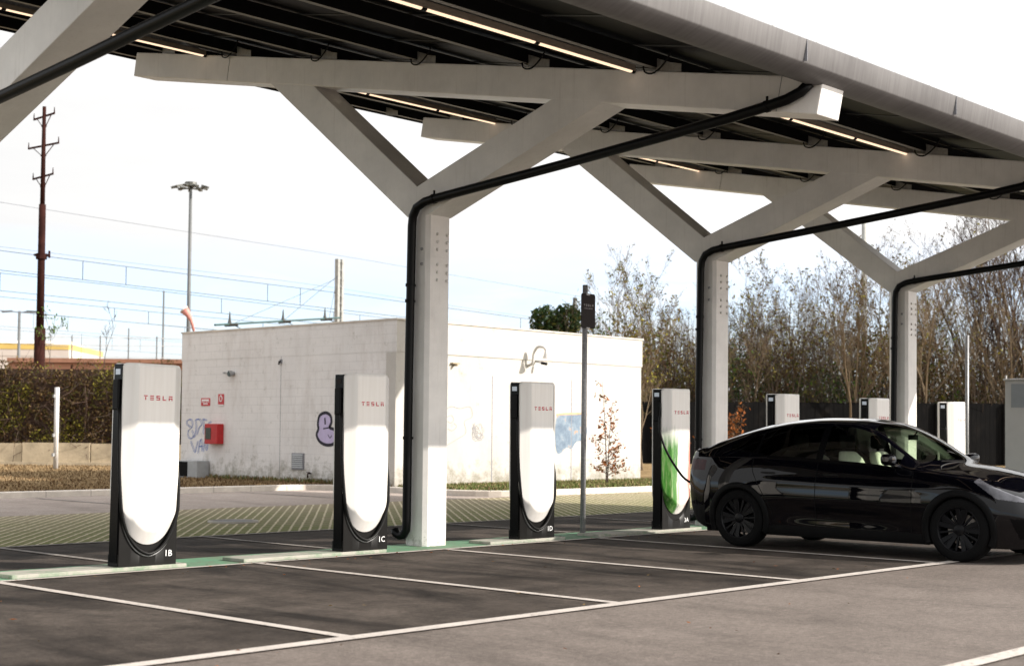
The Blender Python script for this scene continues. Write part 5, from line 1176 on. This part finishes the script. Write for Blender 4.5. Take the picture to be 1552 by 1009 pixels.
# wheels
def wheel():
    T = bpy.data.objects.new('wheel', None); COL.objects.link(T)
    R_ = .355; prof = [(.232, .02), (.242, .006), (.262, .0), (.305, .0), (.335, .008), (.350, .028), (R_, .055), (R_, .19), (.345, .22), (.26, .235), (.235, .22)]
    n = 64; v = []; 
    for i in range(n): a = 2 * PI * i / n; v += [(x, r_ * math.cos(a), r_ * math.sin(a)) for r_, x in prof]
    m_ = len(prof); f = [(i * m_ + j, ((i + 1) % n) * m_ + j, ((i + 1) % n) * m_ + j + 1, i * m_ + j + 1) for i in range(n) for j in range(m_ - 1)]
    MB().add(v, f).build('tyre', M['tyre'], T, smooth=True)
    prof = [(.250, .004), (.243, .000), (.236, .008), (.228, .030), (.222, .09), (.222, .20)]; v = []
    for i in range(n): a = 2 * PI * i / n; v += [(x, r_ * math.cos(a), r_ * math.sin(a)) for r_, x in prof]
    m_ = len(prof); f = [(i * m_ + j, ((i + 1) % n) * m_ + j, ((i + 1) % n) * m_ + j + 1, i * m_ + j + 1) for i in range(n) for j in range(m_ - 1)]
    b = MB().add(v, f)
    for k_ in range(5):       # five broad paddles, each with a slit, and thinner ribs between
        for da, w0, w1 in ((-.20, .018, .030), (.20, .018, .030), (.62831, .010, .014), (0, .014, .010)):
            a = 2 * PI * k_ / 5 + PI / 2 + da; ca, sa = math.cos(a), math.sin(a)
            def q(r_, s_, x): return (x, r_ * ca - s_ * sa, r_ * sa + s_ * ca)
            dx = .0 if w0 > .015 else .014
            vv = [q(.055, -w0, .030), q(.055, w0, .030), q(.238, w1, .010 + dx), q(.238, -w1, .010 + dx), q(.055, -w0, .065), q(.055, w0, .065), q(.238, w1, .045), q(.238, -w1, .045)]
            b.add(vv, [(0, 1, 2, 3), (7, 6, 5, 4), (0, 4, 5, 1), (1, 5, 6, 2), (2, 6, 7, 3), (3, 7, 4, 0)])
    b.tube([(.012, 0, 0), (.022, 0, 0), (.07, 0, 0)], [.034, .062, .068], 20)
    b.build('rim', M['rim'], T, autos=True, bevel=.003, bseg=1)
    MB().tube([(.115, 0, 0), (.14, 0, 0)], .175, 40).build('brake_disc', M['disc'], T, autos=True)
    MB().box(.075, .16, -.20, -.09, -.10, .10).build('brake_caliper', M['cladding'], T, bevel=.01)
    return T
wh = wheel(); wh.parent = car; index_kids()
first = True
for side in (-1, 1):
    for uc, ry in ((0, .15), (WB, -.35)):
        o = wh if first else copy_tree(wh, car); first = False
        o.location = (side * .945, uc, .355); o.rotation_euler = (ry, 0, 0) if side < 0 else (ry, 0, PI)
# mirrors, handles, wipers
for side in (-1, 1):
    b = MB(); sec = [(.90, .030, .02), (.94, .06, .045), (1.00, .085, .062), (1.06, .088, .066), (1.10, .075, .052), (1.125, .04, .025)]; v = []; n = 14
    for (vv, du_, dz) in sec:
        for i in range(n): a = 2 * PI * i / n; cc, ss = math.cos(a), math.sin(a); v.append((side * vv, .80 + du_ * math.copysign(abs(cc) ** .6, cc) - .10 * (vv - .95), 1.105 + dz * math.copysign(abs(ss) ** .6, ss) + .1 * (vv - 1)))
    b.add(v, [(i * n + j, i * n + (j + 1) % n, (i + 1) * n + (j + 1) % n, (i + 1) * n + j) for i in range(len(sec) - 1) for j in range(n)] + [tuple(range(n)), tuple(range(len(v) - 1, len(v) - n - 1, -1))])
    b.beam((side * .86, .76, 1.03), (side * .98, .78, 1.06), .07, .03); b.build('wing_mirror', M['paint'], car, autos=True)
    for uu in (1.62, 2.48):
        y_ = np.interp(.92, SEC[int(np.searchsorted(US, uu))][:i0[3]][:, 1], SEC[int(np.searchsorted(US, uu))][:i0[3]][:, 0])
        b = MB().box(side * y_ - .004, side * y_ + .004, uu - .11, uu + .09, .905, .93); h = b.build('door_handle', M['chrome'] if False else M['black_gloss'], carobj[('front_door' if uu < 2 else 'rear_door', side)], bevel=.003)
b = MB().tube([(.55, .47, 1.085), (.1, .40, 1.125), (-.15, .52, 1.22)], .008, 5).tube([(-.1, .33, 1.10), (-.5, .42, 1.10)], .008, 5); b.build('wiper', M['rubber'], car)
# cabin
b = MB().box(-.80, .80, -.60, 3.45, .17, .30).box(-.70, .70, .45, .80, .30, .97).box(-.72, .72, 2.9, 3.5, .3, 1.0); b.build('floor_pan', M['interior'], car)
for q in (-1, 1): MB().box(min(q * .84, q * .80), max(q * .84, q * .80), .7, 3.2, .3, .98).build('door_card', M['interior'], car)
MB().prism([(.46, .95), (.50, 1.02), (.78, 1.03), (.90, .99), (.90, .88), (.5, .8)], 0, -.76, .76).build('dashboard', M['interior'], car, bevel=.01)
def seat(v0, u0, w, m, rear=False):
    T = bpy.data.objects.new('seat', None); COL.objects.link(T); T.parent = car; T.location = (v0, u0, .06)
    c = [(-.30, .42), (.22, .40), (.22, .55), (-.28, .60)]
    MB().prism(c, 0, -w / 2, w / 2).build('cushion', M[m], T, bevel=.05, bseg=4, smooth=True)
    hw = w / 2; pl = [(-hw, .52), (hw, .52), (hw * .98, .85), (hw * .80, 1.05), (hw * .45, 1.13), (-hw * .45, 1.13), (-hw * .80, 1.05), (-hw * .98, .85)]
    v = []
    for off in (0, .13):
        for x, z_ in pl: v.append((x, .20 + (z_ - .5) * .42 + off - .03 * (abs(x) / hw) ** 2, z_))
    n = 8; MB().add(v, [tuple(range(n)), tuple(range(2 * n - 1, n - 1, -1))] + [(i, i + n, (i + 1) % n + n, (i + 1) % n) for i in range(n)]).build('backrest', M[m], T, bevel=.035, bseg=4, smooth=True)
    MB().box(-.13, .13, .47, .57, 1.16, 1.33).build('headrest', M['interior'] if not rear else M[m], T, bevel=.04, bseg=4, smooth=True)
    MB().box(-.02, .02, .51, .53, 1.08, 1.2).build('headrest_post', M['interior'], T)
seat(-.37, 1.18, .50, 'seat'); seat(.37, 1.18, .50, 'seat'); seat(0, 2.05, 1.2, 'seat', True)
b = MB(); ring = [(.37 + .18 * math.cos(a), .98 + .08 * math.sin(a), 1.03 + .165 * math.sin(a)) for a in np.linspace(0, 2 * PI, 25)]; b.tube(ring, .015, 8); b.tube([(.37, .88, .98), (.37, .98, 1.03)], .05, 10).beam((.20, .98, 1.03), (.54, .98, 1.03), .03, .04); b.build('steering_wheel', M['interior'], car, autos=True)
MB().box(-.11, .11, 1.02, 1.04, 1.335, 1.395).tube([(0, 1.02, 1.38), (0, .98, 1.43)], .012, 6).build('rear_view_mirror', M['interior'], car, bevel=.01)
MB().box(-.17, .17, .80, .82, .98, 1.16).build('centre_screen', M['black_gloss'], car, bevel=.005)
